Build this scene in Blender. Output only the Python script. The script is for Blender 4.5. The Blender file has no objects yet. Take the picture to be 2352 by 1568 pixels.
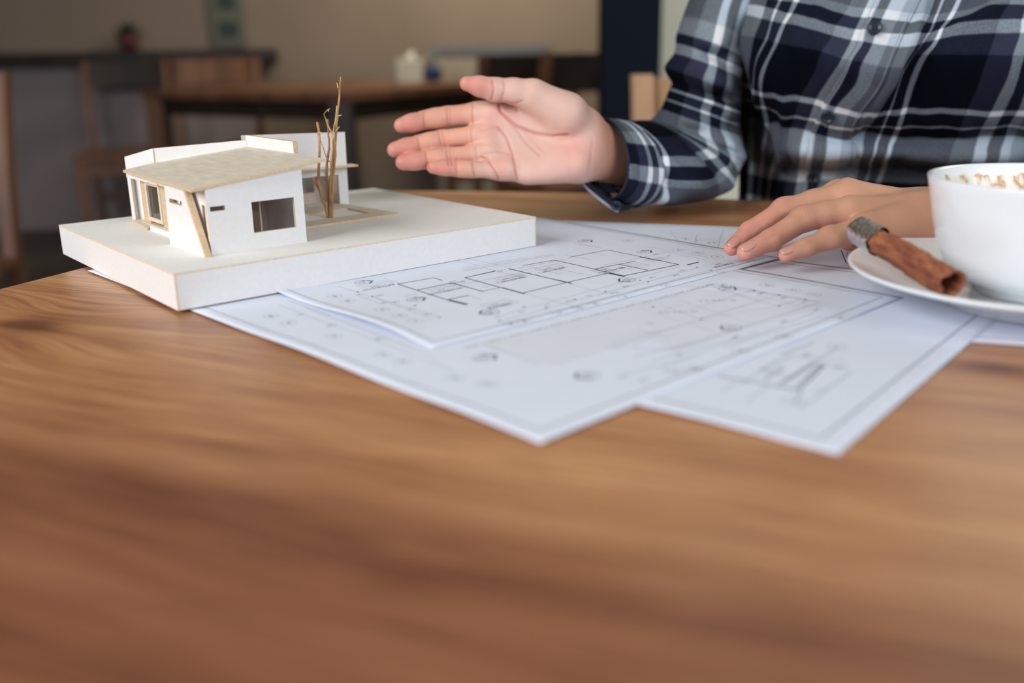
import bpy, bmesh, math, random
import numpy as np
from mathutils import Vector, Matrix

# ------------------------------------------------------------------ camera, world, lights, exposure
S = 0.14                      # camera height above the table top (m)
TZ = 0.75                     # table top height
F, TH, RO = 2200.0, 0.294, -0.018
CAM = np.array([0.0, 0.0, TZ + S])
cT, sT, cR, sR = math.cos(TH), math.sin(TH), math.cos(RO), math.sin(RO)
sc = bpy.context.scene
col = sc.collection

def ray(px, py):
    X0 = px - 1176.0; Y0 = py - 784.0
    X = X0 * cR + Y0 * sR; Y = -X0 * sR + Y0 * cR
    u = -Y / F; x = X / F
    return np.array([x, cT + u * sT, -sT + u * cT])
def W(px, py, d):             # world point seen at that pixel, d metres in front of the camera
    return CAM + ray(px, py) * d
def Z(px, py, z):             # world point seen at that pixel, at height z
    r = ray(px, py); return CAM + r * ((z - CAM[2]) / r[2])
def to_px(P):                 # numpy (n,3) world -> pixels and depth
    q = np.asarray(P) - CAM
    d = q[:, 1] * cT - q[:, 2] * sT
    u = q[:, 1] * sT + q[:, 2] * cT
    X = F * q[:, 0] / d; Y = -F * u / d
    return 1176 + X * cR - Y * sR, 784 + X * sR + Y * cR, d

cam_d = bpy.data.cameras.new('camera'); cam = bpy.data.objects.new('camera', cam_d); col.objects.link(cam)
right = Vector((cR, sR * sT, sR * cT)); up = Vector((-sR, cR * sT, cR * cT)); fwd = Vector((0, cT, -sT))
m = Matrix.Identity(4)
for i in range(3):
    m[i][0] = right[i]; m[i][1] = up[i]; m[i][2] = -fwd[i]; m[i][3] = CAM[i]
cam.matrix_world = m
cam_d.sensor_width = 36; cam_d.lens = 36 * F / 2352; cam_d.clip_start = 0.01
cam_d.dof.use_dof = True; cam_d.dof.focus_distance = 0.65; cam_d.dof.aperture_fstop = 3.4
sc.camera = cam

wd = bpy.data.worlds.new('world'); sc.world = wd; wd.use_nodes = True
bg = wd.node_tree.nodes['Background']; bg.inputs[0].default_value = (0.72, 0.78, 1.0, 1); bg.inputs[1].default_value = 0.22

def area(name, loc, target, sx, sy, power, color):
    l = bpy.data.lights.new(name, 'AREA'); l.shape = 'RECTANGLE'; l.size = sx; l.size_y = sy
    l.energy = power; l.color = color
    o = bpy.data.objects.new(name, l); col.objects.link(o); o.location = loc
    o.rotation_euler = (Vector(target) - Vector(loc)).to_track_quat('-Z', 'Y').to_euler(); return o
area('window_daylight_left', (-1.6, -0.65, 1.78), (0.0, 0.75, 0.8), 1.4, 1.1, 21.5, (1.0, 0.985, 0.98))
area('window_daylight_right', (2.1, -1.7, 1.9), (0.1, 0.75, 0.8), 1.8, 1.4, 22, (0.86, 0.92, 1.0))
area('window_daylight_back', (0.1, 4.2, 2.3), (-0.25, 5.25, 1.0), 0.6, 0.6, 13.5, (1.0, 0.9, 0.70))

area('cream_wall_fill', (1.9, 1.9, 2.1), (1.0, 2.86, 1.0), 0.8, 0.8, 9, (0.97, 1.0, 0.92))  # added area lamp that brightens the cream wall, no window modelled

vs = sc.view_settings
vs.view_transform = 'Standard'; vs.look = 'None'; vs.gamma = 1.0; vs.use_curve_mapping = False; vs.exposure = 1.15

# ------------------------------------------------------------------ helpers
def lin(r, g, b):
    f = lambda c: (c / 255 / 12.92) if c / 255 <= 0.04045 else ((c / 255 + 0.055) / 1.055) ** 2.4
    return (f(r), f(g), f(b), 1)

class NT:
    def __init__(s, name):
        s.m = bpy.data.materials.new(name); s.m.use_nodes = True; s.t = s.m.node_tree
        s.b = s.t.nodes['Principled BSDF']
    def n(s, kind, **kw):
        nd = s.t.nodes.new(kind)
        for k, v in kw.items():
            if k.startswith('i_'):
                key = k[2:]; key = int(key) if key.isdigit() else key
                if hasattr(v, 'is_output') or isinstance(v, bpy.types.NodeSocket): s.t.links.new(v, nd.inputs[key])
                else: nd.inputs[key].default_value = v
            else: setattr(nd, k, v)
        return nd
    def link(s, a, b): s.t.links.new(a, b)
    def math(s, op, a, b=None, c=None, clamp=False):
        nd = s.t.nodes.new('ShaderNodeMath'); nd.operation = op; nd.use_clamp = clamp
        for i, v in enumerate((a, b, c)):
            if v is None: continue
            if isinstance(v, bpy.types.NodeSocket): s.t.links.new(v, nd.inputs[i])
            else: nd.inputs[i].default_value = v
        return nd.outputs[0]
    def ramp(s, fac, stops, interp='LINEAR'):
        nd = s.t.nodes.new('ShaderNodeValToRGB'); cr = nd.color_ramp; cr.interpolation = interp
        while len(cr.elements) > 1: cr.elements.remove(cr.elements[-1])
        cr.elements[0].position = stops[0][0]; cr.elements[0].color = stops[0][1]
        for p, c in stops[1:]:
            e = cr.elements.new(p); e.color = c
        s.t.links.new(fac, nd.inputs[0]); return nd.outputs[0]
    def bump(s, h, strength, dist=0.001):
        nd = s.n('ShaderNodeBump'); nd.inputs['Strength'].default_value = strength; nd.inputs['Distance'].default_value = dist
        s.link(h, nd.inputs['Height']); s.link(nd.outputs[0], s.b.inputs['Normal'])

def simple(name, c, rough=0.6, noise=0.06, scale=60, bump=0.0, coat=0, metallic=0, stretch=(1, 1, 1), spec=0.5, sss=0):
    t = NT(name); tc = t.n('ShaderNodeTexCoord'); mp = t.n('ShaderNodeMapping'); mp.inputs['Scale'].default_value = stretch
    t.link(tc.outputs['Object'], mp.inputs[0])
    nz = t.n('ShaderNodeTexNoise'); nz.inputs['Scale'].default_value = scale; nz.inputs['Detail'].default_value = 4
    t.link(mp.outputs[0], nz.inputs['Vector'])
    a = tuple(x * (1 - noise * 2) for x in c[:3]) + (1,); b = tuple(min(1, x * (1 + noise * 2)) for x in c[:3]) + (1,)
    r = t.ramp(nz.outputs[0], [(0.3, a), (0.7, b)]); t.link(r, t.b.inputs['Base Color'])
    t.b.inputs['Roughness'].default_value = rough; t.b.inputs['Metallic'].default_value = metallic
    t.b.inputs['Coat Weight'].default_value = coat; t.b.inputs['Specular IOR Level'].default_value = spec
    if sss: t.b.inputs['Subsurface Weight'].default_value = sss
    if bump: t.bump(nz.outputs[0], bump)
    return t.m

def link_mesh(name, verts, faces, mats, parent=None, smooth=False, loc=None, mat_idx=None):
    me = bpy.data.meshes.new(name); me.from_pydata([tuple(map(float, v)) for v in verts], [], [tuple(map(int, f)) for f in faces]); me.update()
    o = bpy.data.objects.new(name, me); col.objects.link(o)
    for mm in (mats if isinstance(mats, (list, tuple)) else [mats]): me.materials.append(mm)
    if mat_idx is not None: me.polygons.foreach_set('material_index', np.array(mat_idx, dtype=np.int32))
    if smooth: me.polygons.foreach_set('use_smooth', np.ones(len(me.polygons), dtype=bool))
    if parent: o.parent = parent
    return o
def tag(o, label=None, cat=None, group=None, kind=None):
    if label: o['label'] = label
    if cat: o['category'] = cat
    if group: o['group'] = group
    if kind: o['kind'] = kind
    return o
def empty(name, loc=(0, 0, 0), rz=0.0):
    o = bpy.data.objects.new(name, None); col.objects.link(o); o.location = loc; o.rotation_euler = (0, 0, rz)
    o.empty_display_size = 0.05; return o
def from_bm(name, bm, mats, parent=None, smooth=False):
    me = bpy.data.meshes.new(name); bm.to_mesh(me); bm.free()
    o = bpy.data.objects.new(name, me); col.objects.link(o)
    for mm in (mats if isinstance(mats, (list, tuple)) else [mats]): me.materials.append(mm)
    if smooth: me.polygons.foreach_set('use_smooth', np.ones(len(me.polygons), dtype=bool))
    if parent: o.parent = parent
    return o
def box_bm(bm, lo, hi, bevel=0.0, rot=None, about=None):
    r = bmesh.ops.create_cube(bm, size=1.0); vs_ = r['verts']
    c = [(a + b) / 2 for a, b in zip(lo, hi)]; s = [abs(b - a) for a, b in zip(lo, hi)]
    for v in vs_: v.co = Vector((v.co.x * s[0] + c[0], v.co.y * s[1] + c[1], v.co.z * s[2] + c[2]))
    if bevel:
        es = list({e for v in vs_ for e in v.link_edges})
        rr = bmesh.ops.bevel(bm, geom=es, offset=bevel, segments=2, affect='EDGES', profile=0.6); vs_ = list({v for f in rr['faces'] for v in f.verts} | {v for v in vs_ if v.is_valid})
    if rot is not None:
        bmesh.ops.rotate(bm, verts=[v for v in vs_ if v.is_valid], cent=about or c, matrix=rot)
def box(name, lo, hi, mm, parent=None, bevel=0.0, rot=None, about=None):
    bm = bmesh.new(); box_bm(bm, lo, hi, bevel, rot, about); return from_bm(name, bm, mm, parent)
def beam(bm, a, b, w, d, bevel=0.0, xdir=None):          # a bar of section w x d from a to b
    a = Vector(a); b = Vector(b); z = (b - a).normalized()
    x = Vector(xdir) if xdir else Vector((1, 0, 0))
    y = z.cross(x).normalized(); x = y.cross(z).normalized()
    vs_ = []
    for p in (a, b):
        for sx, sy in ((-1, -1), (1, -1), (1, 1), (-1, 1)): vs_.append(bm.verts.new(p + x * sx * w / 2 + y * sy * d / 2))
    fs = [bm.faces.new([vs_[i] for i in q]) for q in ((3, 2, 1, 0), (4, 5, 6, 7), (0, 1, 5, 4), (1, 2, 6, 5), (2, 3, 7, 6), (3, 0, 4, 7))]
    if bevel: bmesh.ops.bevel(bm, geom=list({e for f in fs for e in f.edges}), offset=bevel, segments=2, affect='EDGES')
def lathe(name, prof, mm, parent=None, n=96, loc=(0, 0, 0)):
    vs_, fs = [], []
    for r, z in prof:
        for k in range(n):
            a = 2 * math.pi * k / n; vs_.append((r * math.cos(a), r * math.sin(a), z))
    for i in range(len(prof) - 1):
        for k in range(n):
            k2 = (k + 1) % n; fs.append((i * n + k, i * n + k2, (i + 1) * n + k2, (i + 1) * n + k))
    o = link_mesh(name, vs_, fs, mm, parent, smooth=True); o.location = loc
    return o
def tube_verts(path, rads, n=8, twist=0.0):
    path = [Vector(p) for p in path]; vs_, fs = [], []
    prev = Vector((0.3, 1, 0.2))
    for i, p in enumerate(path):
        t = (path[min(i + 1, len(path) - 1)] - path[max(i - 1, 0)]).normalized()
        x = (prev - t * prev.dot(t)).normalized(); prev = x; y = t.cross(x)
        for k in range(n):
            a = 2 * math.pi * k / n + twist
            vs_.append(p + (x * math.cos(a) + y * math.sin(a)) * rads[i])
    for i in range(len(path) - 1):
        for k in range(n):
            k2 = (k + 1) % n; fs.append((i * n + k, i * n + k2, (i + 1) * n + k2, (i + 1) * n + k))
    fs.append(tuple(range(n))[::-1]); fs.append(tuple((len(path) - 1) * n + k for k in range(n)))
    return vs_, fs
def plate(name, outline, holes, thick, mats, parent, origin=(0, 0, 0), ax=(1, 0, 0), ay=(0, 0, 1)):
    """flat sheet with holes: outline in the plane spanned by ax, ay; thick along ax x ay (both ways from the plane);
    material 0 on the faces, 1 on the cut edges"""
    cu = bpy.data.curves.new('tmp', 'CURVE'); cu.dimensions = '2D'; cu.fill_mode = 'BOTH'; cu.extrude = thick / 2
    for poly in [outline] + list(holes):
        sp = cu.splines.new('POLY'); sp.points.add(len(poly) - 1); sp.use_cyclic_u = True
        for p, q in zip(sp.points, poly): p.co = (q[0], q[1], 0, 1)
    t = bpy.data.objects.new('tmp', cu); me = bpy.data.meshes.new_from_object(t)
    bpy.data.objects.remove(t); bpy.data.curves.remove(cu)
    ax = Vector(ax); ay = Vector(ay); az = ax.cross(ay); og = Vector(origin)
    sides = [abs(p.normal.z) < 0.5 for p in me.polygons]
    for v in me.vertices: v.co = og + ax * v.co.x + ay * v.co.y + az * v.co.z
    me.materials.clear()
    for mm in mats: me.materials.append(mm)
    for p, sd in zip(me.polygons, sides): p.material_index = 1 if (sd and len(mats) > 1) else 0; p.use_smooth = False
    me.name = name; o = bpy.data.objects.new(name, me); col.objects.link(o); o.parent = parent
    return o

# ------------------------------------------------------------------ materials
def wood_table():
    t = NT('teak_table_top'); tc = t.n('ShaderNodeTexCoord')
    mp = t.n('ShaderNodeMapping'); mp.inputs['Rotation'].default_value = (0, 0, math.radians(23)); t.link(tc.outputs['Object'], mp.inputs[0])
    sx = t.n('ShaderNodeSeparateXYZ'); t.link(mp.outputs[0], sx.inputs[0])
    X, Y = sx.outputs[0], sx.outputs[1]
    # low frequency wander of the grain
    lm = t.n('ShaderNodeMapping'); lm.inputs['Scale'].default_value = (1.6, 5, 1); t.link(mp.outputs[0], lm.inputs[0])
    ln = t.n('ShaderNodeTexNoise'); ln.inputs['Scale'].default_value = 1.6; ln.inputs['Detail'].default_value = 2; t.link(lm.outputs[0], ln.inputs[0])
    Yd = t.math('ADD', Y, t.math('MULTIPLY', ln.outputs[0], 0.045))
    kn = None
    for (px, py, amp, rad) in ((70, 745, 0.05, 0.036), (925, 1345, 0.010, 0.02), (2290, 845, 0.02, 0.02)):
        w = Z(px, py, TZ); a = math.radians(23)
        kx = w[0] * math.cos(a) - w[1] * math.sin(a); ky = w[0] * math.sin(a) + w[1] * math.cos(a)
        dx = t.math('MULTIPLY', t.math('SUBTRACT', X, kx), 0.55); dy = t.math('SUBTRACT', Y, ky)
        d2 = t.math('ADD', t.math('MULTIPLY', dx, dx), t.math('MULTIPLY', dy, dy))
        g = t.math('EXPONENT', t.math('MULTIPLY', d2, -1 / (rad * rad)))
        sg = t.math('MULTIPLY', t.math('MULTIPLY', g, amp / rad), dy)
        Yd = t.math('ADD', Yd, sg)
        k1 = t.math('EXPONENT', t.math('MULTIPLY', d2, -1 / (rad * rad * 0.16)))
        k1 = t.math('MULTIPLY', k1, min(1, amp * 30)); kn = k1 if kn is None else t.math('ADD', kn, k1)
    cb = t.n('ShaderNodeCombineXYZ'); t.link(t.math('MULTIPLY', X, 0.05), cb.inputs[0]); t.link(Yd, cb.inputs[1])
    n1 = t.n('ShaderNodeTexNoise'); n1.inputs['Scale'].default_value = 34; n1.inputs['Detail'].default_value = 7; n1.inputs['Roughness'].default_value = 0.62; t.link(cb.outputs[0], n1.inputs[0])
    cb2 = t.n('ShaderNodeCombineXYZ'); t.link(t.math('MULTIPLY', X, 0.035), cb2.inputs[0]); t.link(Yd, cb2.inputs[1])
    n2 = t.n('ShaderNodeTexNoise'); n2.inputs['Scale'].default_value = 420; n2.inputs['Detail'].default_value = 4; t.link(cb2.outputs[0], n2.inputs[0])
    n3 = t.n('ShaderNodeTexNoise'); n3.inputs['Scale'].default_value = 4.5; n3.inputs['Detail'].default_value = 3; t.link(mp.outputs[0], n3.inputs[0])
    v = t.math('ADD', t.math('MULTIPLY', n1.outputs[0], 0.50), t.math('MULTIPLY', n2.outputs[0], 0.46))
    v = t.math('ADD', v, t.math('MULTIPLY', t.math('SUBTRACT', n3.outputs[0], 0.5), 0.22))
    v = t.math('SUBTRACT', v, t.math('MULTIPLY', kn, 0.28))
    ca = t.ramp(v, [(0.28, lin(110, 70, 47)), (0.40, lin(158, 105, 70)), (0.52, lin(190, 137, 94)), (0.68, lin(210, 163, 118))])
    cb_ = t.ramp(v, [(0.28, lin(86, 50, 36)), (0.40, lin(118, 72, 51)), (0.52, lin(143, 92, 66)), (0.68, lin(162, 112, 80))])
    nb = t.n('ShaderNodeTexNoise'); nb.inputs['Scale'].default_value = 7; t.link(mp.outputs[0], nb.inputs[0])
    yb = t.math('ADD', Y, t.math('MULTIPLY', t.math('SUBTRACT', nb.outputs[0], 0.5), 0.035))
    fb = t.math('MULTIPLY', t.math('SUBTRACT', 0.288, yb), 14, clamp=True)      # the board nearer the front is a redder, darker piece
    mb = t.n('ShaderNodeMix'); mb.data_type = 'RGBA'; t.link(fb, mb.inputs[0]); t.link(ca, mb.inputs[6]); t.link(cb_, mb.inputs[7]); c = mb.outputs[2]
    # dark pores
    n4 = t.n('ShaderNodeTexNoise'); n4.inputs['Scale'].default_value = 620; n4.inputs['Detail'].default_value = 1; t.link(cb2.outputs[0], n4.inputs[0])
    pr = t.ramp(n4.outputs[0], [(0.60, (0, 0, 0, 1)), (0.70, (1, 1, 1, 1))])
    mx = t.n('ShaderNodeMix'); mx.data_type = 'RGBA'; t.link(t.math('MULTIPLY', pr, 0.35), mx.inputs[0]); t.link(c, mx.inputs[6]); mx.inputs[7].default_value = lin(80, 45, 28)
    t.link(mx.outputs[2], t.b.inputs['Base Color'])
    t.b.inputs['Roughness'].default_value = 0.34; t.b.inputs['Specular IOR Level'].default_value = 0.45
    t.bump(n2.outputs[0], 0.12, 0.0004); return t.m
def grainwood(name, dark, light, scale=14, rough=0.5, axis=2):
    t = NT(name); tc = t.n('ShaderNodeTexCoord'); mp = t.n('ShaderNodeMapping')
    s = [1, 1, 1]; s[axis] = 0.06; mp.inputs['Scale'].default_value = s; t.link(tc.outputs['Object'], mp.inputs[0])
    nz = t.n('ShaderNodeTexNoise'); nz.inputs['Scale'].default_value = scale; nz.inputs['Detail'].default_value = 5; t.link(mp.outputs[0], nz.inputs[0])
    t.link(t.ramp(nz.outputs[0], [(0.3, dark), (0.7, light)]), t.b.inputs['Base Color']); t.b.inputs['Roughness'].default_value = rough
    t.bump(nz.outputs[0], 0.1); return t.m
def ramp_stops():
    seq = [(6, 1.0), (117, 0.0), (158, 0.25), (178, 0.97), (204, 0.16), (222, 0.95), (309, 0.70), (337, 0.03), (343, 1.0), (369, 0.03), (375, 1.0)]
    st = [(0.0, 1.0)]; e = 0.9; prev = 1.0
    for i, (b, v) in enumerate(seq):
        if i == 0: prev = v; last = b; continue
        st.append(((last - e) / 375, prev)); st.append(((last + e) / 375, v)); prev = v; last = b
    return st
def plaid():
    t = NT('plaid_flannel'); uv = t.n('ShaderNodeUVMap'); sx = t.n('ShaderNodeSeparateXYZ'); t.link(uv.outputs[0], sx.inputs[0])
    g = lambda x: (x, x, x, 1)
    st = ramp_stops(); outs = []
    nzw = t.n('ShaderNodeTexNoise'); nzw.inputs['Scale'].default_value = 14; t.link(uv.outputs[0], nzw.inputs[0])
    wob = t.math('MULTIPLY', t.math('SUBTRACT', nzw.outputs[0], 0.5), 0.006)
    for k in (0, 1):
        fr = t.math('FRACT', t.math('ADD', t.math('ADD', sx.outputs[k], wob), 8.0))
        outs.append(t.ramp(fr, [(p, g(v)) for p, v in st]))
    tw = t.math('SINE', t.math('MULTIPLY', t.math('SUBTRACT', sx.outputs[0], sx.outputs[1]), 2 * math.pi * 92))
    fine = t.n('ShaderNodeTexNoise'); fine.inputs['Scale'].default_value = 110; fine.inputs['Detail'].default_value = 3; t.link(uv.outputs[0], fine.inputs[0])
    fac = t.math('ADD', 0.5, t.math('MULTIPLY', tw, 0.17)); fac = t.math('ADD', fac, t.math('MULTIPLY', t.math('SUBTRACT', fine.outputs[0], 0.5), 0.35), clamp=True)
    mx = t.n('ShaderNodeMix'); mx.data_type = 'FLOAT'; t.link(fac, mx.inputs[0]); t.link(outs[0], mx.inputs[2]); t.link(outs[1], mx.inputs[3])
    val = t.math('ADD', mx.outputs[0], t.math('MULTIPLY', t.math('SUBTRACT', fine.outputs[0], 0.5), 0.06), clamp=True)
    c = t.ramp(val, [(0, (.0018, .0036, .0068, 1)), (.125, (.011, .014, .027, 1)), (.25, (.034, .038, .066, 1)), (.5, (.135, .155, .17, 1)), (.72, (.31, .37, .43, 1)), (.88, (.52, .59, .66, 1)), (1, (.78, .78, .79, 1))])
    t.link(c, t.b.inputs['Base Color']); t.b.inputs['Roughness'].default_value = 0.95; t.b.inputs['Specular IOR Level'].default_value = 0.05
    t.b.inputs['Sheen Weight'].default_value = 0.0
    t.bump(t.math('ADD', tw, fine.outputs[0]), 0.25, 0.0002); return t.m
def skin():
    t = NT('skin'); at = t.n('ShaderNodeAttribute'); at.attribute_name = 'tint'
    tc = t.n('ShaderNodeTexCoord'); nz = t.n('ShaderNodeTexNoise'); nz.inputs['Scale'].default_value = 55; nz.inputs['Detail'].default_value = 4; t.link(tc.outputs['Object'], nz.inputs[0])
    mx = t.n('ShaderNodeMix'); mx.data_type = 'RGBA'; mx.blend_type = 'MULTIPLY'; mx.inputs[0].default_value = 1
    t.link(at.outputs[0], mx.inputs[6]); t.link(t.ramp(nz.outputs[0], [(0.3, (0.88, 0.86, 0.86, 1)), (0.7, (1, 1, 1, 1))]), mx.inputs[7])
    t.link(mx.outputs[2], t.b.inputs['Base Color'])
    t.b.inputs['Subsurface Weight'].default_value = 0.22; t.b.inputs['Subsurface Radius'].default_value = (1.0, 0.35, 0.2); t.b.inputs['Subsurface Scale'].default_value = 0.004
    t.b.inputs['Roughness'].default_value = 0.48; t.b.inputs['Specular IOR Level'].default_value = 0.4
    n2 = t.n('ShaderNodeTexNoise'); n2.inputs['Scale'].default_value = 900; t.link(tc.outputs['Object'], n2.inputs[0]); n3 = t.n('ShaderNodeTexVoronoi'); n3.inputs['Scale'].default_value = 1100; t.link(tc.outputs['Object'], n3.inputs[0])
    t.bump(t.math('ADD', n2.outputs[0], n3.outputs[0]), 0.10, 0.0003); return t.m

M = {}
M['teak'] = wood_table()
M['card'] = simple('white_card', lin(235, 233, 230), 0.85, 0.012, 300, bump=0.04)
M['card_edge'] = simple('card_cut_edge', lin(228, 209, 182), 0.9, 0.05, 500)
M['basswood'] = simple('basswood_sheet', lin(213, 202, 184), 0.8, 0.045, 220, bump=0.05, stretch=(1, 0.3, 1))
M['basswood_edge'] = simple('basswood_edge', lin(214, 186, 148), 0.85, 0.07, 700, bump=0.1)
M['clear'] = simple('acrylic_pane', lin(190, 180, 165), 0.1, 0.01)
_b = M['clear'].node_tree.nodes['Principled BSDF']; _b.inputs['Transmission Weight'].default_value = 0.9; _b.inputs['IOR'].default_value = 1.3
M['dark_line'] = simple('dark_pencil', lin(78, 68, 72), 0.8)
M['tan_line'] = simple('dark_tan', lin(120, 85, 70), 0.8)
M['twig'] = simple('dry_twig', lin(180, 132, 88), 0.75, 0.2, 260, bump=0.35, stretch=(1, 1, 0.3))
M['twig_tip'] = simple('pale_twig', lin(205, 165, 110), 0.75, 0.12, 200)
M['paper'] = simple('print_paper', lin(222, 228, 242), 0.75, 0.008, 40, spec=0.3)
M['ink'] = simple('print_ink', lin(62, 66, 86), 0.8)
M['ink_soft'] = simple('print_ink_grey', lin(150, 155, 172), 0.8)
M['ink_fill'] = simple('print_tone', lin(217, 221, 232), 0.8, .01, 40)
M['plaid'] = plaid()
M['skin'] = skin()
M['nail'] = simple('fingernail', lin(206, 150, 134), 0.25, 0.02, 100, coat=0.4)
M['button'] = simple('dark_button', lin(28, 36, 48), 0.35, 0.1, 100)
M['thread'] = simple('stitching', lin(150, 155, 175), 0.9)
M['porcelain'] = simple('white_porcelain', lin(238, 242, 245), 0.12, 0.006, 10, coat=0.3)
M['milk'] = simple('milk_foam', lin(240, 232, 220), 0.4, 0.03, 120, bump=0.2)
M['denim'] = simple('dark_trousers', lin(26, 30, 42), 0.9, 0.1, 200)
M['hair'] = simple('black_hair', lin(24, 20, 20), 0.45, 0.2, 80, stretch=(8, 8, 0.5))
M['eye'] = simple('eye_white', lin(230, 228, 225), 0.2)
M['iris'] = simple('dark_iris', lin(40, 26, 18), 0.2)
M['bg_wood'] = grainwood('brown_cafe_wood', lin(92, 61, 44), lin(136, 93, 66), 14)
M['bg_dark'] = grainwood('dark_stained_wood', lin(30, 22, 18), lin(52, 40, 32), 14)
M['pale_wood'] = grainwood('pale_beech', lin(196, 152, 116), lin(222, 180, 144), 16)
M['floor'] = simple('dark_floor', lin(82, 74, 66), 0.5, 0.15, 3, coat=0.0)
M['wall'] = simple('beige_plaster', lin(140, 124, 110), 0.9, 0.03, 3)
M['wall_dado'] = simple('mauve_grey_plaster', lin(150, 138, 138), 0.9, 0.03, 3)
M['wall_light'] = simple('cream_plaster', lin(212, 210, 190), 0.9, 0.02, 3)
M['navy'] = simple('navy_steel', lin(14, 21, 32), 0.75, 0.05, 5, spec=0.1)
# ------------------------------------------------------------------ the room
WB = 5.25
def struct(o): o['kind'] = 'structure'; return o
struct(box('floor', (-5, -2.5, -0.05), (4.5, WB + 0.1, 0), M['floor']))
struct(box('wall_east', (4.5, -2.5, 0), (4.62, WB + .12, 2.9), M['wall_light']))
struct(box('wall_back', (-5, WB, 0), (4.5, WB + 0.12, 2.9), M['wall']))
struct(box('wall_left', (-5.12, -2.5, 0), (-5, WB, 2.9), M['wall']))
struct(box('wall_right', (0.44, 2.86, 0), (4.5, 2.98, 2.9), M['wall_light']))
struct(box('ceiling', (-5, -2.5, 2.9), (4.5, WB + 0.12, 3.0), M['wall_light']))
# lower, mauve-grey part of the left wall and the dark rail that runs over it
struct(box('trim_1', (-5, WB - 0.03, 0), (-1.35, WB, 0.86), M['wall_dado']))
struct(box('trim_2', (-5, WB - 0.16, 0.86), (-1.2, WB, 0.925), M['bg_dark'], bevel=0.01))
# navy steel column
c0 = ray(1385, 150) * (2.6 / ray(1385, 150)[1]); c1 = ray(1499, 150) * (2.75 / ray(1499, 150)[1])
o = struct(box('trim_3', (c0[0], 2.6, 0), (c1[0], 2.75, 2.9), M['navy'], bevel=0.004))

# ------------------------------------------------------------------ the big table
tb = empty('wooden_table', (0, 0, 0))
tag(tb, 'large teak wood table with the house model, plans and coffee cup on it', 'table')
out = [np.array(p) * S for p in [(-3.75, 1.25), (-2.345, 4.29), (-2.146, 4.73), (-1.72, 5.85), (-1.25, 7.36), (-0.3, 7.25), (0.547, 7.04), (1.641, 6.55), (3.0, 5.93), (4.6, 5.2), (3.0, -1.75)]]
bm = bmesh.new()
top = [bm.verts.new((p[0], p[1], TZ)) for p in out]; f = bm.faces.new(top)
r = bmesh.ops.extrude_face_region(bm, geom=[f]); vv = [g for g in r['geom'] if isinstance(g, bmesh.types.BMVert)]
for v in vv: v.co.z -= 0.032
bmesh.ops.recalc_face_normals(bm, faces=bm.faces)
bmesh.ops.bevel(bm, geom=[e for e in bm.edges if all(v.co.z > TZ - 0.001 for v in e.verts)], offset=0.0022, segments=3, affect='EDGES')
from_bm('tabletop', bm, M['teak'], tb)
cen = sum(out) / len(out)
for i in (0, 4, 9, 10):
    p = out[i] + (cen - out[i]) * 0.14
    bm = bmesh.new(); beam(bm, (p[0], p[1], 0), (p[0], p[1], TZ - 0.032), 0.06, 0.06, 0.004); from_bm('leg', bm, M['teak'], tb)

# ------------------------------------------------------------------ background furniture
def chair(name, x, y, rz, label, wood, dark, h=0.88, group=None):
    t = empty(name, (x, y, 0), rz); tag(t, label, 'chair', group)
    w, d = 0.42, 0.42
    bm = bmesh.new(); box_bm(bm, (-w / 2, -d / 2, 0.43), (w / 2, d / 2, 0.455), 0.006); from_bm('seat', bm, wood, t)
    for sx in (-1, 1):                                       # front legs (towards -y), rear posts (+y) that rake back
        bm = bmesh.new(); beam(bm, (sx * (w / 2 - .025), -d / 2 + .025, 0), (sx * (w / 2 - .025), -d / 2 + .025, .43), .035, .035, .003); from_bm('leg', bm, wood, t)
        vs_, fs = [], []
        prof = [(0, d / 2 + .03), (.25, d / 2 - .01), (.45, d / 2 - .015), (.65, d / 2 + .02), (h, d / 2 + .085)]
        for z, yy in prof:
            for a, b in ((-.014, -.02), (.014, -.02), (.014, .02), (-.014, .02)): vs_.append((sx * (w / 2 - .018) + a, yy + b, z))
        for i in range(4):
            for k in range(4): fs.append((i * 4 + k, i * 4 + (k + 1) % 4, (i + 1) * 4 + (k + 1) % 4, (i + 1) * 4 + k))
        fs += [(3, 2, 1, 0), (16, 17, 18, 19)]
        link_mesh('rear_post', vs_, fs, wood, t)
    vs_, fs = [], []
    n = 9
    for i in range(n):
        u = -1 + 2 * i / (n - 1); xx = u * (w / 2 - .03); cy = .02 * (1 - u * u)
        for zz, dy in ((h - .125, .045), (h - .005, .083)):
            for e in (-.008, .008): vs_.append((xx, d / 2 + dy + cy + e, zz))
    for i in range(n - 1):
        b, c = i * 4, (i + 1) * 4
        for p, q in ((0, 1), (1, 3), (3, 2), (2, 0)): fs.append((b + p, b + q, c + q, c + p))
    fs += [(0, 2, 3, 1), ((n - 1) * 4, (n - 1) * 4 + 1, (n - 1) * 4 + 3, (n - 1) * 4 + 2)]
    link_mesh('back_rail', vs_, fs, dark, t)
    bm = bmesh.new(); box_bm(bm, (-w / 2 + .03, -d / 2 + .015, .36), (w / 2 - .03, -d / 2 + .035, .43)); from_bm('seat_rail', bm, wood, t)
    bm = bmesh.new(); box_bm(bm, (-w / 2 + .03, d / 2 - .03, .2), (w / 2 - .03, d / 2 - .005, .23)); from_bm('stretcher', bm, wood, t)
    return t
def xy(px, py, d): p = W(px, py, d); return p[0], p[1]

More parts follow.
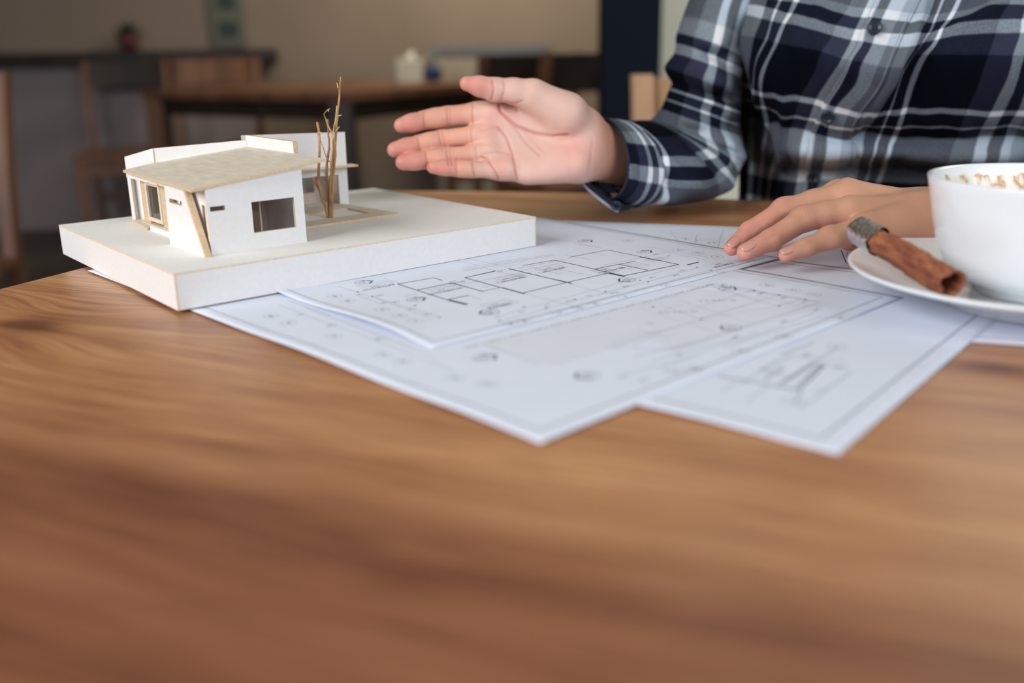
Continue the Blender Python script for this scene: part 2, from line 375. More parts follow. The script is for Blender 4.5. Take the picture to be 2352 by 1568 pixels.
G_ = 'brown wooden chairs around the far dining table'
x, y = xy(272, 200, 4.6)
chair('dining_chair', x, y + .0, math.radians(12), 'brown wooden chair at the left end of the far table', M['bg_wood'], M['bg_dark'], .88, G_)
x, y = xy(475, 200, 4.45); chair('dining_chair', x, y, math.radians(5), 'brown wooden chair behind the far table, second from its left end', M['bg_wood'], M['bg_wood'], .885, G_)
x, y = xy(600, 200, 4.92); chair('dining_chair', x, y, 0, 'dark wooden chair behind the far table, against the dark wall rail', M['bg_dark'], M['bg_dark'], .90, G_)
x, y = xy(1160, 200, 3.9); chair('dining_chair', x, y, math.radians(200), 'dark-backed wooden chair seen behind the raised thumb', M['bg_wood'], M['bg_dark'], .88, G_)
x, y = xy(1300, 200, 3.35); chair('dining_chair', x, y, math.radians(200), 'dark-backed wooden chair beside the navy steel column', M['bg_wood'], M['bg_dark'], .885, G_)
x, y = xy(-345, 300, 1.95)
chair('dining_chair', x, y, math.radians(4), 'wooden chair cut off by the left edge of the photograph', M['bg_wood'], M['bg_wood'], .865, G_)

ft = empty('dining_table', (-0.57, 3.4, 0), math.radians(-6)); tag(ft, 'long brown dining table standing empty behind the house model', 'table')
bm = bmesh.new()
A = Vector((-.88, .48)); B = Vector((.42, .91))
pts = [Vector((0, 0)), A * 1.12, A * 1.12 + B * 1.25, B * 1.25]
def prism(pts, z0, z1):
    bm = bmesh.new(); a = [bm.verts.new((p.x, p.y, z1)) for p in pts]; b = [bm.verts.new((p.x, p.y, z0)) for p in pts]
    bm.faces.new(a); bm.faces.new(b[::-1]); n = len(a)
    for i in range(n): bm.faces.new((a[i], b[i], b[(i + 1) % n], a[(i + 1) % n]))
    bmesh.ops.recalc_face_normals(bm, faces=bm.faces); return bm
from_bm('tabletop', prism(pts, .735, .765), M['bg_wood'], ft)
ctr = (pts[0] + pts[2]) / 2
ap = [ctr + (p - ctr) * .93 for p in pts]; ip = [ctr + (p - ctr) * .88 for p in pts]
for i in range(4):
    j = (i + 1) % 4; from_bm('apron', prism([ap[i], ap[j], ip[j], ip[i]], .665, .735), M['bg_dark'], ft)
for p in ap:
    q = p; bm = bmesh.new(); beam(bm, (q.x, q.y, 0), (q.x, q.y, .735), .075, .075, .004); from_bm('leg', bm, M['bg_dark'] if p is ap[0] else M['bg_wood'], ft)

# things standing on the far table
p = Z(942, 158, .767)
tb_ = empty('tissue_box', (p[0], min(p[1], 4.3), .765)); tag(tb_, 'cream tissue box on the far dining table', 'box')
d_ = np.linalg.norm(p[:2]) ; P0 = W(942, 150, 4.25); tb_.location = (P0[0], P0[1], .765)
box('carton', (-.055, -.055, 0), (.055, .055, .10), M['wall_light'], tb_, bevel=.006)
vs_, fs = tube_verts([(0, 0, .098), (.004, 0, .115), (.016, .004, .13)], [.022, .016, .004], 8); link_mesh('tissue', vs_, fs, M['card'], tb_, smooth=True)
P0 = W(992, 150, 4.3)
pot = empty('blue_jar', (P0[0], P0[1], .765)); tag(pot, 'small dark blue jar with pale sprigs beside the cream tissue box', 'jar')
M['blue'] = simple('blue_glaze', lin(18, 40, 92), 0.3)
lathe('jar_body', [(0, 0), (.034, 0), (.042, .02), (.042, .055), (.034, .07), (.028, .07), (.0, .05)], M['blue'], pot, 32)
M['sprig'] = simple('pale_green_leaf', lin(150, 160, 140), .8)
rr = random.Random(4); V_, F_ = [], []
for k in range(14):
    a = rr.uniform(0, 6.28); L = rr.uniform(.05, .09); v, f_ = tube_verts([(0, 0, .055), (math.cos(a) * .015, math.sin(a) * .015, .055 + L * .6), (math.cos(a) * .035, math.sin(a) * .035, .055 + L)], [.0015, .004, .0008], 5)
    n0 = len(V_); V_ += v; F_ += [tuple(i + n0 for i in q) for q in f_]
link_mesh('sprigs', V_, F_, M['sprig'], pot)
# low white cabinet with a grey top against the back wall
a0 = W(1000, 105, 4.85); a1 = W(1245, 105, 4.85)
cb = empty('low_cabinet', ((a0[0] + a1[0]) / 2, WB - .2, 0)); tag(cb, 'low white cabinet with a grey top against the far wall', 'cabinet')
hw = (a1[0] - a0[0]) / 2
M['grey_top'] = simple('grey_laminate', lin(110, 112, 118), .5); M['cab'] = simple('cabinet_white', lin(168, 158, 142), .7)
box('body', (-hw, -.18, 0), (hw, .18, .875), M['cab'], cb); box('worktop', (-hw - .02, -.2, .875), (hw + .02, .19, .92), M['grey_top'], cb, bevel=.004)
for s in (-1, 1):
    dd = box('door', (min(0, s * hw) + .006, -.195, .06), (max(0, s * hw) - .006, -.18, .86), M['cab'], cb, bevel=.003)
    box('handle', (s * .03 - .005, -.21, .5), (s * .03 + .005, -.195, .62), M['grey_top'], dd)
# potted plant on the rail and poster on the wall
P0 = W(300, 110, 4.95)
pl = empty('potted_plant', (P0[0], WB - .085, .925)); tag(pl, 'small plant with dark red pot on the dark wall rail', 'plant')
M['redpot'] = simple('dark_red_pot', lin(84, 26, 34), .6); M['leafd'] = simple('dark_leaf', lin(42, 52, 32), .7)
lathe('pot', [(0, 0), (.036, 0), (.048, .085), (.042, .085), (.036, .07), (0, .07)], M['redpot'], pl, 28)
V_, F_ = [], []
for k in range(46):
    a = rr.uniform(0, 6.28); e = rr.uniform(.1, 1.4); L = rr.uniform(.05, .10)
    dx, dy, dz = math.cos(a) * math.cos(e), math.sin(a) * math.cos(e), math.sin(e)
    sxx, syy = -math.sin(a) * .014, math.cos(a) * .014; n0 = len(V_)
    V_ += [(0, 0, .07), (dx * L * .6 + sxx, dy * L * .6 + syy, .07 + dz * L * .6), (dx * L, dy * L, .07 + dz * L * .9), (dx * L * .6 - sxx, dy * L * .6 - syy, .07 + dz * L * .6)]
    F_.append((n0, n0 + 1, n0 + 2, n0 + 3))
link_mesh('foliage', V_, F_, M['leafd'], pl)
P0 = W(565, 50, 5.3); P1 = W(565, 20, 5.3)
ps = empty('wall_sign', (P0[0], WB - .012, P0[2])); tag(ps, 'small dark green framed sign on the beige back wall', 'sign')
M['green'] = simple('dark_green_print', lin(44, 62, 54), .6); M['green2'] = simple('pale_green_print', lin(100, 104, 88), .6)
box('board', (-.085, -.012, -.13), (.085, .012, .16), M['green2'], ps, bevel=.003)
box('print', (-.05, -.0135, -.09), (.05, -.0118, -.01), M['green'], ps); box('print', (-.045, -.0135, .05), (.045, -.0118, .12), M['green'], ps)
# ------------------------------------------------------------------ the card model of a house
BA = 0.687
BO = np.array([-1.353, 3.763]) * S
BL, BW, BT = 0.2698, 0.2237, 0.0216
BZ = TZ + 0.0022
mod = empty('architectural_model', (BO[0], BO[1], BZ), BA)
tag(mod, 'white card and basswood house model on a thick white base, with twig tree', 'model')
RINV = (Matrix.Translation((BO[0], BO[1], BZ)) @ Matrix.Rotation(BA, 4, 'Z')).inverted()
def mm_(*p): return tuple(x / 1000 for x in p)
T0 = BT
CE = [M['card'], M['card_edge']]; WE = [M['basswood'], M['basswood_edge']]
def vplate(name, kind, c, outline, holes, thick, mats=CE, parent=mod):
    """vertical plate: kind 'v' -> plane v=c, outline in (u,z); 'u' -> plane u=c, outline in (v,z); mm above the base"""
    o2 = [(a / 1000, b / 1000) for a, b in outline]; h2 = [[(a / 1000, b / 1000) for a, b in h] for h in holes]
    if kind == 'v': return plate(name, o2, h2, thick / 1000, mats, parent, (0, c / 1000, T0), (1, 0, 0), (0, 0, 1))
    return plate(name, o2, h2, thick / 1000, mats, parent, (c / 1000, 0, T0), (0, 1, 0), (0, 0, 1))
def lplate(name, p, q, outline, thick, mats=CE, holes=()):
    p = Vector((p[0], p[1], 0)); q = Vector((q[0], q[1], 0)); ax = (q - p).normalized()
    return plate(name, [(a / 1000, b / 1000) for a, b in outline], [[(a / 1000, b / 1000) for a, b in h] for h in holes], thick / 1000, mats, mod, (p.x / 1000, p.y / 1000, T0), ax, (0, 0, 1))
def rect(a0, a1, b0, b1): return [(a0, b0), (a1, b0), (a1, b1), (a0, b1)]
def slab(name, outline, zf, thick, mats, parent=mod, hole=None):
    """horizontal or sloping sheet, top surface z=zf(u,v) mm, with cut edges in the second material"""
    if hole is None:
        bm = bmesh.new(); a = [bm.verts.new(mm_(u, v, zf(u, v) + T0 * 1000)) for u, v in outline]; b = [bm.verts.new(mm_(u, v, zf(u, v) - thick + T0 * 1000)) for u, v in outline]
        bm.faces.new(a); bm.faces.new(b[::-1]); n = len(a)
        for i in range(n):
            f = bm.faces.new((a[i], b[i], b[(i + 1) % n], a[(i + 1) % n])); f.material_index = 1
        bmesh.ops.recalc_face_normals(bm, faces=bm.faces); return from_bm(name, bm, mats, parent)
    z = zf(0, 0)
    return plate(name, [(a / 1000, b / 1000) for a, b in outline], [[(a / 1000, b / 1000) for a, b in hole]], thick / 1000, mats, parent, (0, 0, T0 + (z - thick / 2) / 1000), (1, 0, 0), (0, 1, 0))
L_, W_ = BL * 1000, BW * 1000
M['bounce_tinted_card'] = simple('bounce_tinted_card', lin(206, 184, 168), .85, .01, 200)  # interior card, with warm bounce and shade put into its colour
# base: a top sheet and four side boards around a hollow
slab('base_top', [(0, 0), (L_, 0), (L_, W_), (0, W_)], lambda u, v: 0, 1.2, CE)
hb = T0 * 1000 - 1.2
for nm, lo, hi in (('front', (1.2, 0, 0), (L_ - 1.2, 1.2, hb)), ('back', (1.2, W_ - 1.2, 0), (L_ - 1.2, W_, hb)), ('l', (0, 0, 0), (1.2, W_, hb)), ('r', (L_ - 1.2, 0, 0), (L_, W_, hb))):
    bm = bmesh.new(); box_bm(bm, mm_(*lo), mm_(*hi), 0.00012)
    for f in bm.faces:
        n = f.normal; long_u = nm in ('front', 'back')
        f.material_index = 0 if (abs(n.y) > .5 if long_u else abs(n.x) > .5) else 1
    from_bm('base_side', bm, CE, mod)
# west wall ending in the raked fin, front wall, inner lining
vplate('side_wall', 'u', 33.0, [(30, 0), (88, 0), (86, 38.6), (52, 39.2)], [rect(59.5, 80, 28.0, 30.9)], 3.0)
bm = bmesh.new()
q = [(29.2, 0), (31.6, 0), (55.0, 39.6), (51.6, 39.6)]
a = [bm.verts.new(mm_(31.3, v, z + T0 * 1000)) for v, z in q]; b = [bm.verts.new(mm_(35.0, v, z + T0 * 1000)) for v, z in q]
bm.faces.new(a); bm.faces.new(b[::-1])
for i in range(4): bm.faces.new((a[i], b[i], b[(i + 1) % 4], a[(i + 1) % 4]))
bmesh.ops.recalc_face_normals(bm, faces=bm.faces); from_bm('raked_fin', bm, M['basswood_edge'], mod)
vplate('inner_wall', 'u', 38.0, rect(35, 60, 0, 39.8), [rect(38.5, 42.5, 10, 30)], 1.2)
vplate('front_wall', 'v', 34.2, [(36.5, 0), (101, 0), (101, 48.8), (36.5, 40.0)], [rect(65.2, 94.3, 10.3, 29.6), rect(38.5, 48, 26.6, 29.6)], 2.4)
vplate('east_wall', 'u', 100.0, [(36, 0), (146, 0), (146, 48.6), (36, 48.4)], [rect(42, 80, 31, 45), rect(90, 140, 2, 34)], 1.8)  # unseen openings added so light reaches the rooms behind the front window
# rooms behind the front window
vplate('partition', 'v', 84, [(40, 0), (99, 0), (99, 47), (40, 39)], [], 1.2, [M['bounce_tinted_card'], M['bounce_tinted_card']])
vplate('partition', 'u', 83, rect(60, 83, 0, 40), [], 1.2, [M['bounce_tinted_card'], M['bounce_tinted_card']])
box('counter', mm_(48, 70, T0 * 1000), mm_(79, 83, T0 * 1000 + 13), M['bounce_tinted_card'], mod)
for uu in (70.5, 78.5): box('dark_slot', mm_(uu, 82.6, T0 * 1000 + 19), mm_(uu + 1.0, 83.4, T0 * 1000 + 34), M['dark_line'], mod)
# roofs
zr = lambda u, v: 41.5 + .137 * (u - 33)
slab('main_roof', [(28.5, 33.4), (114.4, 25.2), (117, 72), (116.3, 144.5), (57, 167.6), (33, 167)], zr, 1.7, WE)
# tall rear volume
lplate('parapet_wall', (57, 168.3), (116.6, 145.2), [(0, 0), (64, 0), (64, 57.6), (0, 54.6)], 2.2)
lplate('recess_panel', (60.5, 170.5), (50.5, 201.5), [(0, 0), (32, 0), (32, 44), (0, 44)], 1.0)
lplate('parapet_wall', (56.8, 168.3), (47, 200.5), [(0, 0), (33.6, 0), (33.6, 47.3), (0, 54.6)], 2.2, CE, [[(4, .8), (30, .8), (30, 36), (4, 38)]])
vplate('roof_fin_wall', 'u', 118.2, [(72, 50), (146, 50), (146, 61), (72, 60.6)], [], 3.4, [M['card'], M['basswood_edge']])
vplate('rear_wall', 'v', 158, [(119, 0), (164, 0), (164, .01), (205, 0), (205.6, 57), (119, 60)], [rect(124, 197, .4, 24.4)], 2.0)
vplate('rear_partition', 'v', 186, rect(119, 204, 0, 46), [rect(128, 146, 12, 24), rect(160, 190, 8, 32)], 1.2, [M['bounce_tinted_card'], M['card_edge']])
vplate('rear_side_wall', 'u', 204.6, [(159, 0), (206, 0), (206, 47), (159, 57)], [], 1.8)
vplate('rear_side_wall', 'u', 148, rect(159, 185, 0, 24), [rect(166, 180, 8, 20)], 1.0, [M['bounce_tinted_card'], M['card_edge']])
vplate('rear_back_wall', 'v', 206, [(48, 0), (205, 0), (205, 46), (48, 46)], [], 1.8)
slab('rear_roof', [(62, 172), (117, 161), (203, 161), (203, 205), (62, 205)], lambda u, v: 45, 1.5, WE, hole=[(150, 172), (190, 172), (190, 198), (150, 198)])  # unseen roof opening added to let light into the rear rooms
slab('rear_canopy', [(101, 147), (210, 147), (211, 160), (101, 160)], lambda u, v: 31.6, 1.2, WE)
slab('terrace_deck', [(104, 76.5), (203.3, 80.5), (197.6, 153.5), (104, 153.5)], lambda u, v: 1.3, 1.3, WE, hole=[(136, 97), (188.2, 98.2), (188.6, 131), (134, 127)])
# west bay with its basswood jambs, framed pane, canopy, sill and plinth
vplate('recess_wall', 'u', 47, rect(88, 170, 0, 43), [rect(118, 141, 6, 34)], 1.2)
vplate('lintel', 'u', 35.2, rect(87, 166, 36.4, 40), [], 1.4)
for v0, v1, nm in ((141.5, 154.5, 'bay_jamb'), (105.5, 118, 'bay_jamb')): vplate(nm, 'u', 40.6, rect(v0, v1, 5.5, 35.6), [], 2.4, [M['basswood_edge'], M['basswood_edge']])
wf = vplate('window_frame', 'u', 39.6, rect(116.5, 143.5, 8.5, 35.2), [rect(119.5, 140.5, 11, 33.2)], 2.2, [M['card_edge'], M['card']])
pn = vplate('pane', 'u', 40.0, rect(119.5, 140.5, 11, 33.2), [], .5, [M['clear']], wf)
slab('bay_canopy', [(33.5, 104), (48, 104), (48, 156), (36, 156)], lambda u, v: 37.4, 1.1, CE)
slab('bay_sill', [(38, 104), (48, 104), (48, 156), (38, 156)], lambda u, v: 6.6, 1.2, WE)
box('plinth', mm_(41, 96, T0 * 1000), mm_(51, 150, T0 * 1000 + 5.3), M['card'], mod)
slab('step', [(40, 152), (50, 152), (50, 196), (44, 196)], lambda u, v: 1.6, 1.6, WE)
# twig tree
tr = empty('twig_tree'); tr.parent = mod
bpos = RINV.inverted() @ Vector(mm_(158.6, 106.3, T0 * 1000))
dtree = to_px(np.array([tuple(bpos)]))[2][0]
def twig(pts, r0, r1, dz=0.0, mm=None, name='twig'):
    ws = []
    for i, (x, y) in enumerate(pts):
        # pixels -> a vertical plane facing the camera through the foot of the tree
        rr_ = ray(x, y); t = (bpos.y + dz) / rr_[1]; p = CAM + rr_ * t; ws.append(RINV @ Vector(p))
    # resample with small irregularities
    P = [ws[0]]; n = 3
    for a, b in zip(ws[:-1], ws[1:]):
        for k in range(1, n + 1): P.append(a.lerp(b, k / n) + Vector([rnd.uniform(-.00022, .00022) for _ in range(3)]))
    R = [(r0 + (r1 - r0) * i / (len(P) - 1)) * rnd.uniform(.88, 1.12) * .92 / 1000 for i in range(len(P))]
    v, f = tube_verts(P, R, 8); return link_mesh(name, v, f, mm or M['twig'], tr, smooth=True)
rnd = random.Random(11)
twig([(755, 509), (749, 478), (739, 451), (732, 419), (732, 381), (734, 344), (733, 309), (729, 281)], 1.25, .95)
twig([(761, 509), (763, 456), (765, 406), (769, 357), (771, 307), (775, 270), (779, 220), (783, 177)], 1.55, .62, .001)
twig([(757, 500), (759, 419), (763, 369), (766, 329), (762, 304), (751, 282), (744, 262), (753, 252)], 1.1, .38, -.001)
twig([(758, 505), (752, 440), (750, 400), (751, 369), (756, 344), (755, 319), (754, 294), (753, 273)], 1.05, .75, .002)
twig([(760, 380), (763, 330), (765, 305), (770, 279), (774, 243)], .7, .55, -.002, M['twig_tip'])
twig([(757, 372), (750, 361), (743, 342), (737, 324)], .55, .3)
twig([(753, 495), (747, 473), (734, 439), (724, 419), (727, 405)], .8, .45, .002)
twig([(753, 415), (748, 402), (742, 393)], .5, .25, -.001)
for a, b in (((772, 301), (780, 291)), ((777, 267), (785, 263)), ((776, 202), (774, 189)), ((752, 253), (757, 249)), ((753, 252), (756, 257)), ((733, 306), (737, 303)), ((770, 330), (774, 322)), ((752, 365), (747, 360))): twig([a, b], .55, .28, -.0015, M['twig_tip'], 'bud')

# ------------------------------------------------------------------ printed plan sheets
class Sheet:
    def __init__(s, label, corner, deg, z, la=.297, lb=.42, wave=None, nm='plan_sheet', group='printed architectural plan sheets'):
        s.c = np.array(corner) * S; s.deg = math.radians(deg); s.z = z; s.la, s.lb = la, lb
        s.a = np.array([math.cos(s.deg), math.sin(s.deg)]); s.b = np.array([-s.a[1], s.a[0]])
        s.wave = wave or (lambda a, b: 0 * a)
        s.root = empty(nm); tag(s.root, label, 'paper', group)
        na, nb = 66, 90
        A_, B_ = np.meshgrid(np.linspace(0, la, na), np.linspace(0, lb, nb), indexing='ij')
        h = s.h(A_, B_)
        P = np.stack([s.c[0] + A_ * s.a[0] + B_ * s.b[0], s.c[1] + A_ * s.a[1] + B_ * s.b[1], h], -1).reshape(-1, 3)
        fs = [(i * nb + j, (i + 1) * nb + j, (i + 1) * nb + j + 1, i * nb + j + 1) for i in range(na - 1) for j in range(nb - 1)]
        o = link_mesh('sheet', P, fs, M['paper'], s.root, smooth=True)
        md = o.modifiers.new('thickness', 'SOLIDIFY'); md.thickness = .00016; md.offset = -1
        s.V = {'ink': [], 'ink_soft': [], 'ink_fill': []}; s.Fc = {'ink': [], 'ink_soft': [], 'ink_fill': []}
    def h(s, A_, B_):
        return TZ + s.z + s.wave(A_, B_)
    def loc(s, px, py):
        w = Z(px, py, TZ + s.z)[:2] - s.c; return np.array([w @ s.a, w @ s.b])
    def put(s, pts2, faces, m_='ink', lift=.00009):
        """pts2 local (a,b)"""
        p = np.clip(np.array(pts2), [0.0005, .0005], [s.la - .0005, s.lb - .0005]); hh = s.h(p[:, 0], p[:, 1]) + lift
        n0 = sum(len(q) for q in s.V[m_])
        s.V[m_].append(np.c_[s.c[0] + p[:, 0] * s.a[0] + p[:, 1] * s.b[0], s.c[1] + p[:, 0] * s.a[1] + p[:, 1] * s.b[1], hh])
        s.Fc[m_] += [tuple(i + n0 for i in f) for f in faces]
    def line_l(s, p, q, w=.35, m_='ink', dash=None):
        p = np.array(p, float); q = np.array(q, float); L = np.linalg.norm(q - p)
        if L < 1e-6: return
        d = (q - p) / L; nrm = np.array([-d[1], d[0]]) * w / 2000
        segs = [(0, L)]
        if dash:
            segs = []; t = 0
            while t < L:
                for on, off in dash: segs.append((t / 1, min(L, t + on / 1000))); t += (on + off) / 1000
        for t0, t1 in segs:
            if t1 <= t0: continue
            k = max(1, int((t1 - t0) / .006)); ts = np.linspace(t0, t1, k + 1)
            pts = []
            for t in ts: pts += [p + d * t - nrm, p + d * t + nrm]
            s.put(pts, [(2 * i, 2 * i + 2, 2 * i + 3, 2 * i + 1) for i in range(k)], m_)
    def line(s, p, q, w=.35, m_='ink', dash=None): s.line_l(s.loc(*p), s.loc(*q), w, m_, dash)
    def poly(s, pts, w=.35, m_='ink', dash=None):
        for a, b in zip(pts[:-1], pts[1:]): s.line(a, b, w, m_, dash)
    def border(s, mg=.009, w=.5, m_='ink'):
        a0, a1, b0, b1 = mg, s.la - mg, mg, s.lb - mg
        for p, q in (((a0, b0), (a1, b0)), ((a1, b0), (a1, b1)), ((a1, b1), (a0, b1)), ((a0, b1), (a0, b0))): s.line_l(p, q, w, m_)
    def circle(s, c, r=.0042, w=.22, m_='ink_soft'):
        c = s.loc(*c) if not isinstance(c, np.ndarray) else c
        n = 22; pts = []
        for k in range(n):
            a = 2 * math.pi * k / n; e = np.array([math.cos(a), math.sin(a)]); pts += [c + e * (r - w / 2000), c + e * (r + w / 2000)]
        s.put(pts, [(2 * k, 2 * k + 1, (2 * k + 3) % (2 * n), (2 * k + 2) % (2 * n)) for k in range(n)], m_)
    def text(s, c, body, size=.004, m_='ink', ang=180):
        """lettering that reads for the person across the table; ang from the sheet's a axis"""
        c = s.loc(*c) if not isinstance(c, np.ndarray) else c
        fc = bpy.data.curves.new('t', 'FONT'); fc.body = body; fc.size = size; fc.align_x = 'CENTER'; fc.align_y = 'CENTER'; fc.resolution_u = 1
        ob = bpy.data.objects.new('t', fc); me = bpy.data.meshes.new_from_object(ob)
        ca, sa = math.cos(math.radians(ang)), math.sin(math.radians(ang))
        pts = [c + np.array([v.co.x * ca - v.co.y * sa, v.co.x * sa + v.co.y * ca]) for v in me.vertices]
        fs = [tuple(p.vertices) for p in me.polygons]
        if pts: s.put(pts, fs, m_)
        bpy.data.meshes.remove(me); bpy.data.objects.remove(ob); bpy.data.curves.remove(fc)
    def bubble(s, c, ch): s.circle(c); s.text(c, ch, .0052, 'ink')
    def marker(s, c, t1='A', t2='A-05', flip=False):
        c = s.loc(*c); s.circle(c, .0052, .3, 'ink'); s.text(c + np.array([0, -.0014]), t1, .0028); s.text(c + np.array([0, .0018]), t2, .0022)
        s.line_l(c + [-.0052, 0], c + [.0052, 0], .25)
        e = -1 if flip else 1
        for sg in (-1, 1):
            tri = [c + np.array([e * .0028, sg * .0048]), c + np.array([e * .0082, 0]) , c + np.array([e * .0056, sg * .0010])]
            s.put(tri, [(0, 1, 2)])
            tri = [c + np.array([e * .0005, sg * .0054]), c + np.array([e * .0056, sg * .0008]), c + np.array([e * .0035, sg * .0050])]
            s.put(tri, [(0, 1, 2)])
    def done(s):
        for k in s.V:
            if s.V[k]: link_mesh({'ink': 'printed_lines', 'ink_soft': 'printed_thin_lines', 'ink_fill': 'printed_tone'}[k], np.concatenate(s.V[k]), s.Fc[k], M[k], s.root)

def c5(x, y): return (600 + x / 2.138, 520 + y / 2.138)       # notes taken on an enlarged view of the plans
def c6(x, y): return (1400 + x / 2.471, 540 + y / 2.471)
# the sheet beneath everything, under hand and saucer
sA = Sheet('plan sheet lying lowest, under the left hand and the saucer', (-.40, 3.85), -18, .0003, la=.42, lb=.297)
sA.border(); 
for p, q in (((1400, 532), (1500, 545)), ((1560, 545), (1700, 556)), ((1540, 530), (1565, 565)), ((1660, 528), (1640, 600)), ((1600, 540), (1590, 580)), ((1750, 620), (1960, 638)), ((1745, 604), (1990, 628)), ((1945, 575), (1947, 607)), ((1958, 575), (1960, 610)), ((1845, 640), (1975, 660)), ((1850, 632), (1970, 652))): sA.line(p, q, .25, 'ink_soft')
sA.line((1932, 575), (1944, 605), .6, 'ink'); sA.line((1720, 608), (1950, 645), .3, 'ink_soft')
for c, ch in (((1830, 620), 'C'), ((1911, 632), 'B'), ((1948, 638), 'A')): sA.bubble(c, ch)
for c, ch in (((1845, 640), '4.40'), ((1895, 648), '0.80')): sA.text(c, ch, .0036)
for c, ch in (((1634, 557), 'H'), ((1600, 552), '1'), ((1575, 548), 'T')): sA.text(c, ch, .009, 'ink_soft', 200)
for i, x in enumerate((1420, 1450, 1490, 1510)): sA.text((x, 535 + i * 3), '2.40', .0034, 'ink_soft')
sA.done()
sB = Sheet('plan sheet with a section drawing, its near corner at front right', (.824, 2.243), 50.6, .0007, wave=lambda a, b: .0008 * np.exp(-a / .03) * np.sin(b * 28) ** 2 * (b < .112))
sB.border(.0105, .9, 'ink_soft')
G6 = [((620, 800), (1090, 885), 1.6), ((960, 850), (1160, 720), 1.0), ((990, 840), (1180, 722), .6), ((1055, 872), (1200, 730), 1.0), ((1085, 870), (1225, 735), 1.0), ((1070, 885), (1215, 733), .5), ((720, 840), (640, 885), .4), ((1160, 720), (1290, 640), .4), ((970, 675), (1340, 720), .5), ((850, 760), (1010, 800), .8), ((870, 770), (1030, 690), .4), ((1090, 890), (1050, 960), .5), ((1380, 770), (1080, 990), .4), ((1160, 610), (970, 680), .6), ((740, 850), (960, 700), .35), ((1150, 890), (1240, 870), .5), ((780, 940), (900, 860), .35), ((1190, 735), (1350, 755), .7)]
for p, q, w in G6: sB.line(c6(*p), c6(*q), w, 'ink_soft')
for c, ch in (((1290, 635), '8'), ((1120, 675), '1.50'), ((985, 750), 'o'), ((1300, 750), '2.0'), ((930, 785), 'SECTION'), ((1040, 945), '3')): sB.text(c6(*c), ch, .0045, 'ink_soft')
for c in ((1290, 635), (1040, 945)): sB.circle(c6(*c), .0045, .3)
sB.done()
sC = Sheet('plan sheet with a grey-toned roof plan, its near corner at the front centre', (.069, 2.342), 43.5, .0013, lb=.436,
           wave=lambda a, b: .0005 * np.exp(-a / .05) * (1 + np.sin(b * 45 + .6)) * np.clip(b / .05, 0, 1) * np.clip((.26 - b) / .06, 0, 1) + .0006 * np.exp(-((a - .297) / .03) ** 2) * np.sin(b * 20) ** 2)
sC.border(.0085, .45)
tone = [sC.loc(*p) for p in ((1110, 792), (1600, 662), (1900, 700), (1560, 805), (1480, 775), (1272, 842))]
sC.put(tone, [tuple(range(6))], 'ink_fill', .00005)
sC.line((1068, 800), (1640, 652), .55, 'ink', ((9, 1.6), (2, 1.6)))
D6 = [((180, 395), (560, 290)), ((330, 290), (560, 290)), ((0, 500), (420, 395)), ((0, 560), (280, 550)), ((140, 620), (300, 550)), ((460, 420), (820, 310)), ((520, 470), (850, 375)), ((280, 550), (850, 375)), ((330, 655), (1190, 385)), ((350, 660), (1130, 400)), ((530, 475), (960, 400)), ((960, 400), (1110, 355)), ((850, 375), (960, 340)), ((560, 275), (1200, 380)), ((600, 270), (1190, 380)), ((540, 280), (1100, 370)), ((280, 390), (520, 480)), ((580, 290), (850, 375)), ((700, 330), (960, 405)), ((830, 340), (1080, 400)), ((0, 625), (330, 655)), ((20, 640), (270, 545)), ((660, 630), (1210, 460)), ((640, 640), (1160, 440)), ((300, 745), (840, 545)), ((230, 720), (700, 590)), ((60, 800), (500, 690)), ((140, 690), (460, 610))]
for p, q in D6: sC.line(c6(*p), c6(*q), .28, 'ink_soft')
for p, q in (((1110, 792), (1240, 838)), ((1190, 780), (1330, 820)), ((1280, 760), (1420, 805)), ((1390, 730), (1540, 780)), ((1470, 708), (1640, 762)), ((1560, 690), (1720, 742)), ((1240, 790), (1540, 715)), ((1300, 812), (1620, 735)), ((640, 700), (1040, 850)), ((700, 706), (1000, 822)), ((660, 690), (760, 725))): sC.line(p, q, .26, 'ink_soft')
for c, ch in (((1762, 656), '3'), ((1822, 667), '2'), ((1869, 677), '1'), ((1930, 730), 'H'), ((1802, 773), 'G'), ((663, 741), '7'), ((622, 726), '8'), ((768, 775), '6'), ((1548, 853), 'C'), ((1595, 848), 'D'), ((880, 816), '5'), ((925, 830), '4'), ((1120, 883), '2'), ((1045, 868), '3'), ((1700, 805), 'F')): sC.bubble(c, ch)
for c in ((1643, 690), (1552, 716), (1452, 744), (1273, 793)): sC.text(c, 'SLOPE 0.5°', .0052, 'ink_soft', 138)
for c, ch in (((1749, 673), '1.00'), ((1800, 684), '1.50'), ((1848, 693), '1.10'), ((1875, 712), '2.10'), ((1660, 655), '3.40'), ((1800, 738), '7.50'), ((1690, 774), '2.40'), ((1480, 873), '1.20'), ((1430, 865), '2.0'), ((1560, 815), '4.0'), ((762, 748), '1.20'), ((870, 780), '1.80'), ((690, 722), '.90')): sC.text(c, ch, .0036)
sC.marker((1670, 664)); sC.marker((1680, 752), flip=True); sC.marker((1113, 822)); sC.marker((1350, 862), flip=True)
for x, y in ((1732, 668), (1790, 678), (1850, 688), (1500, 705), (1430, 756), (1610, 733), (1790, 703)): sC.circle((x, y), .0006, .9, 'ink')
sC.done()
def wD(a, b):
    return .0027 * np.exp(-(a / .022) ** 1.3) * (.55 + .45 * np.sin(b * 42 - .6)) * np.clip(b / .03, 0, 1) * np.clip((.21 - b) / .05, 0, 1) + .0004 * np.clip(b / .02, 0, 1) * np.exp(-a / .02)
sD = Sheet('plan sheet lying topmost, with the furnished floor plan, half under the model', (-.284, 3.194), 40.9, .0019, wave=wD)
sD.border(.0075, .4)
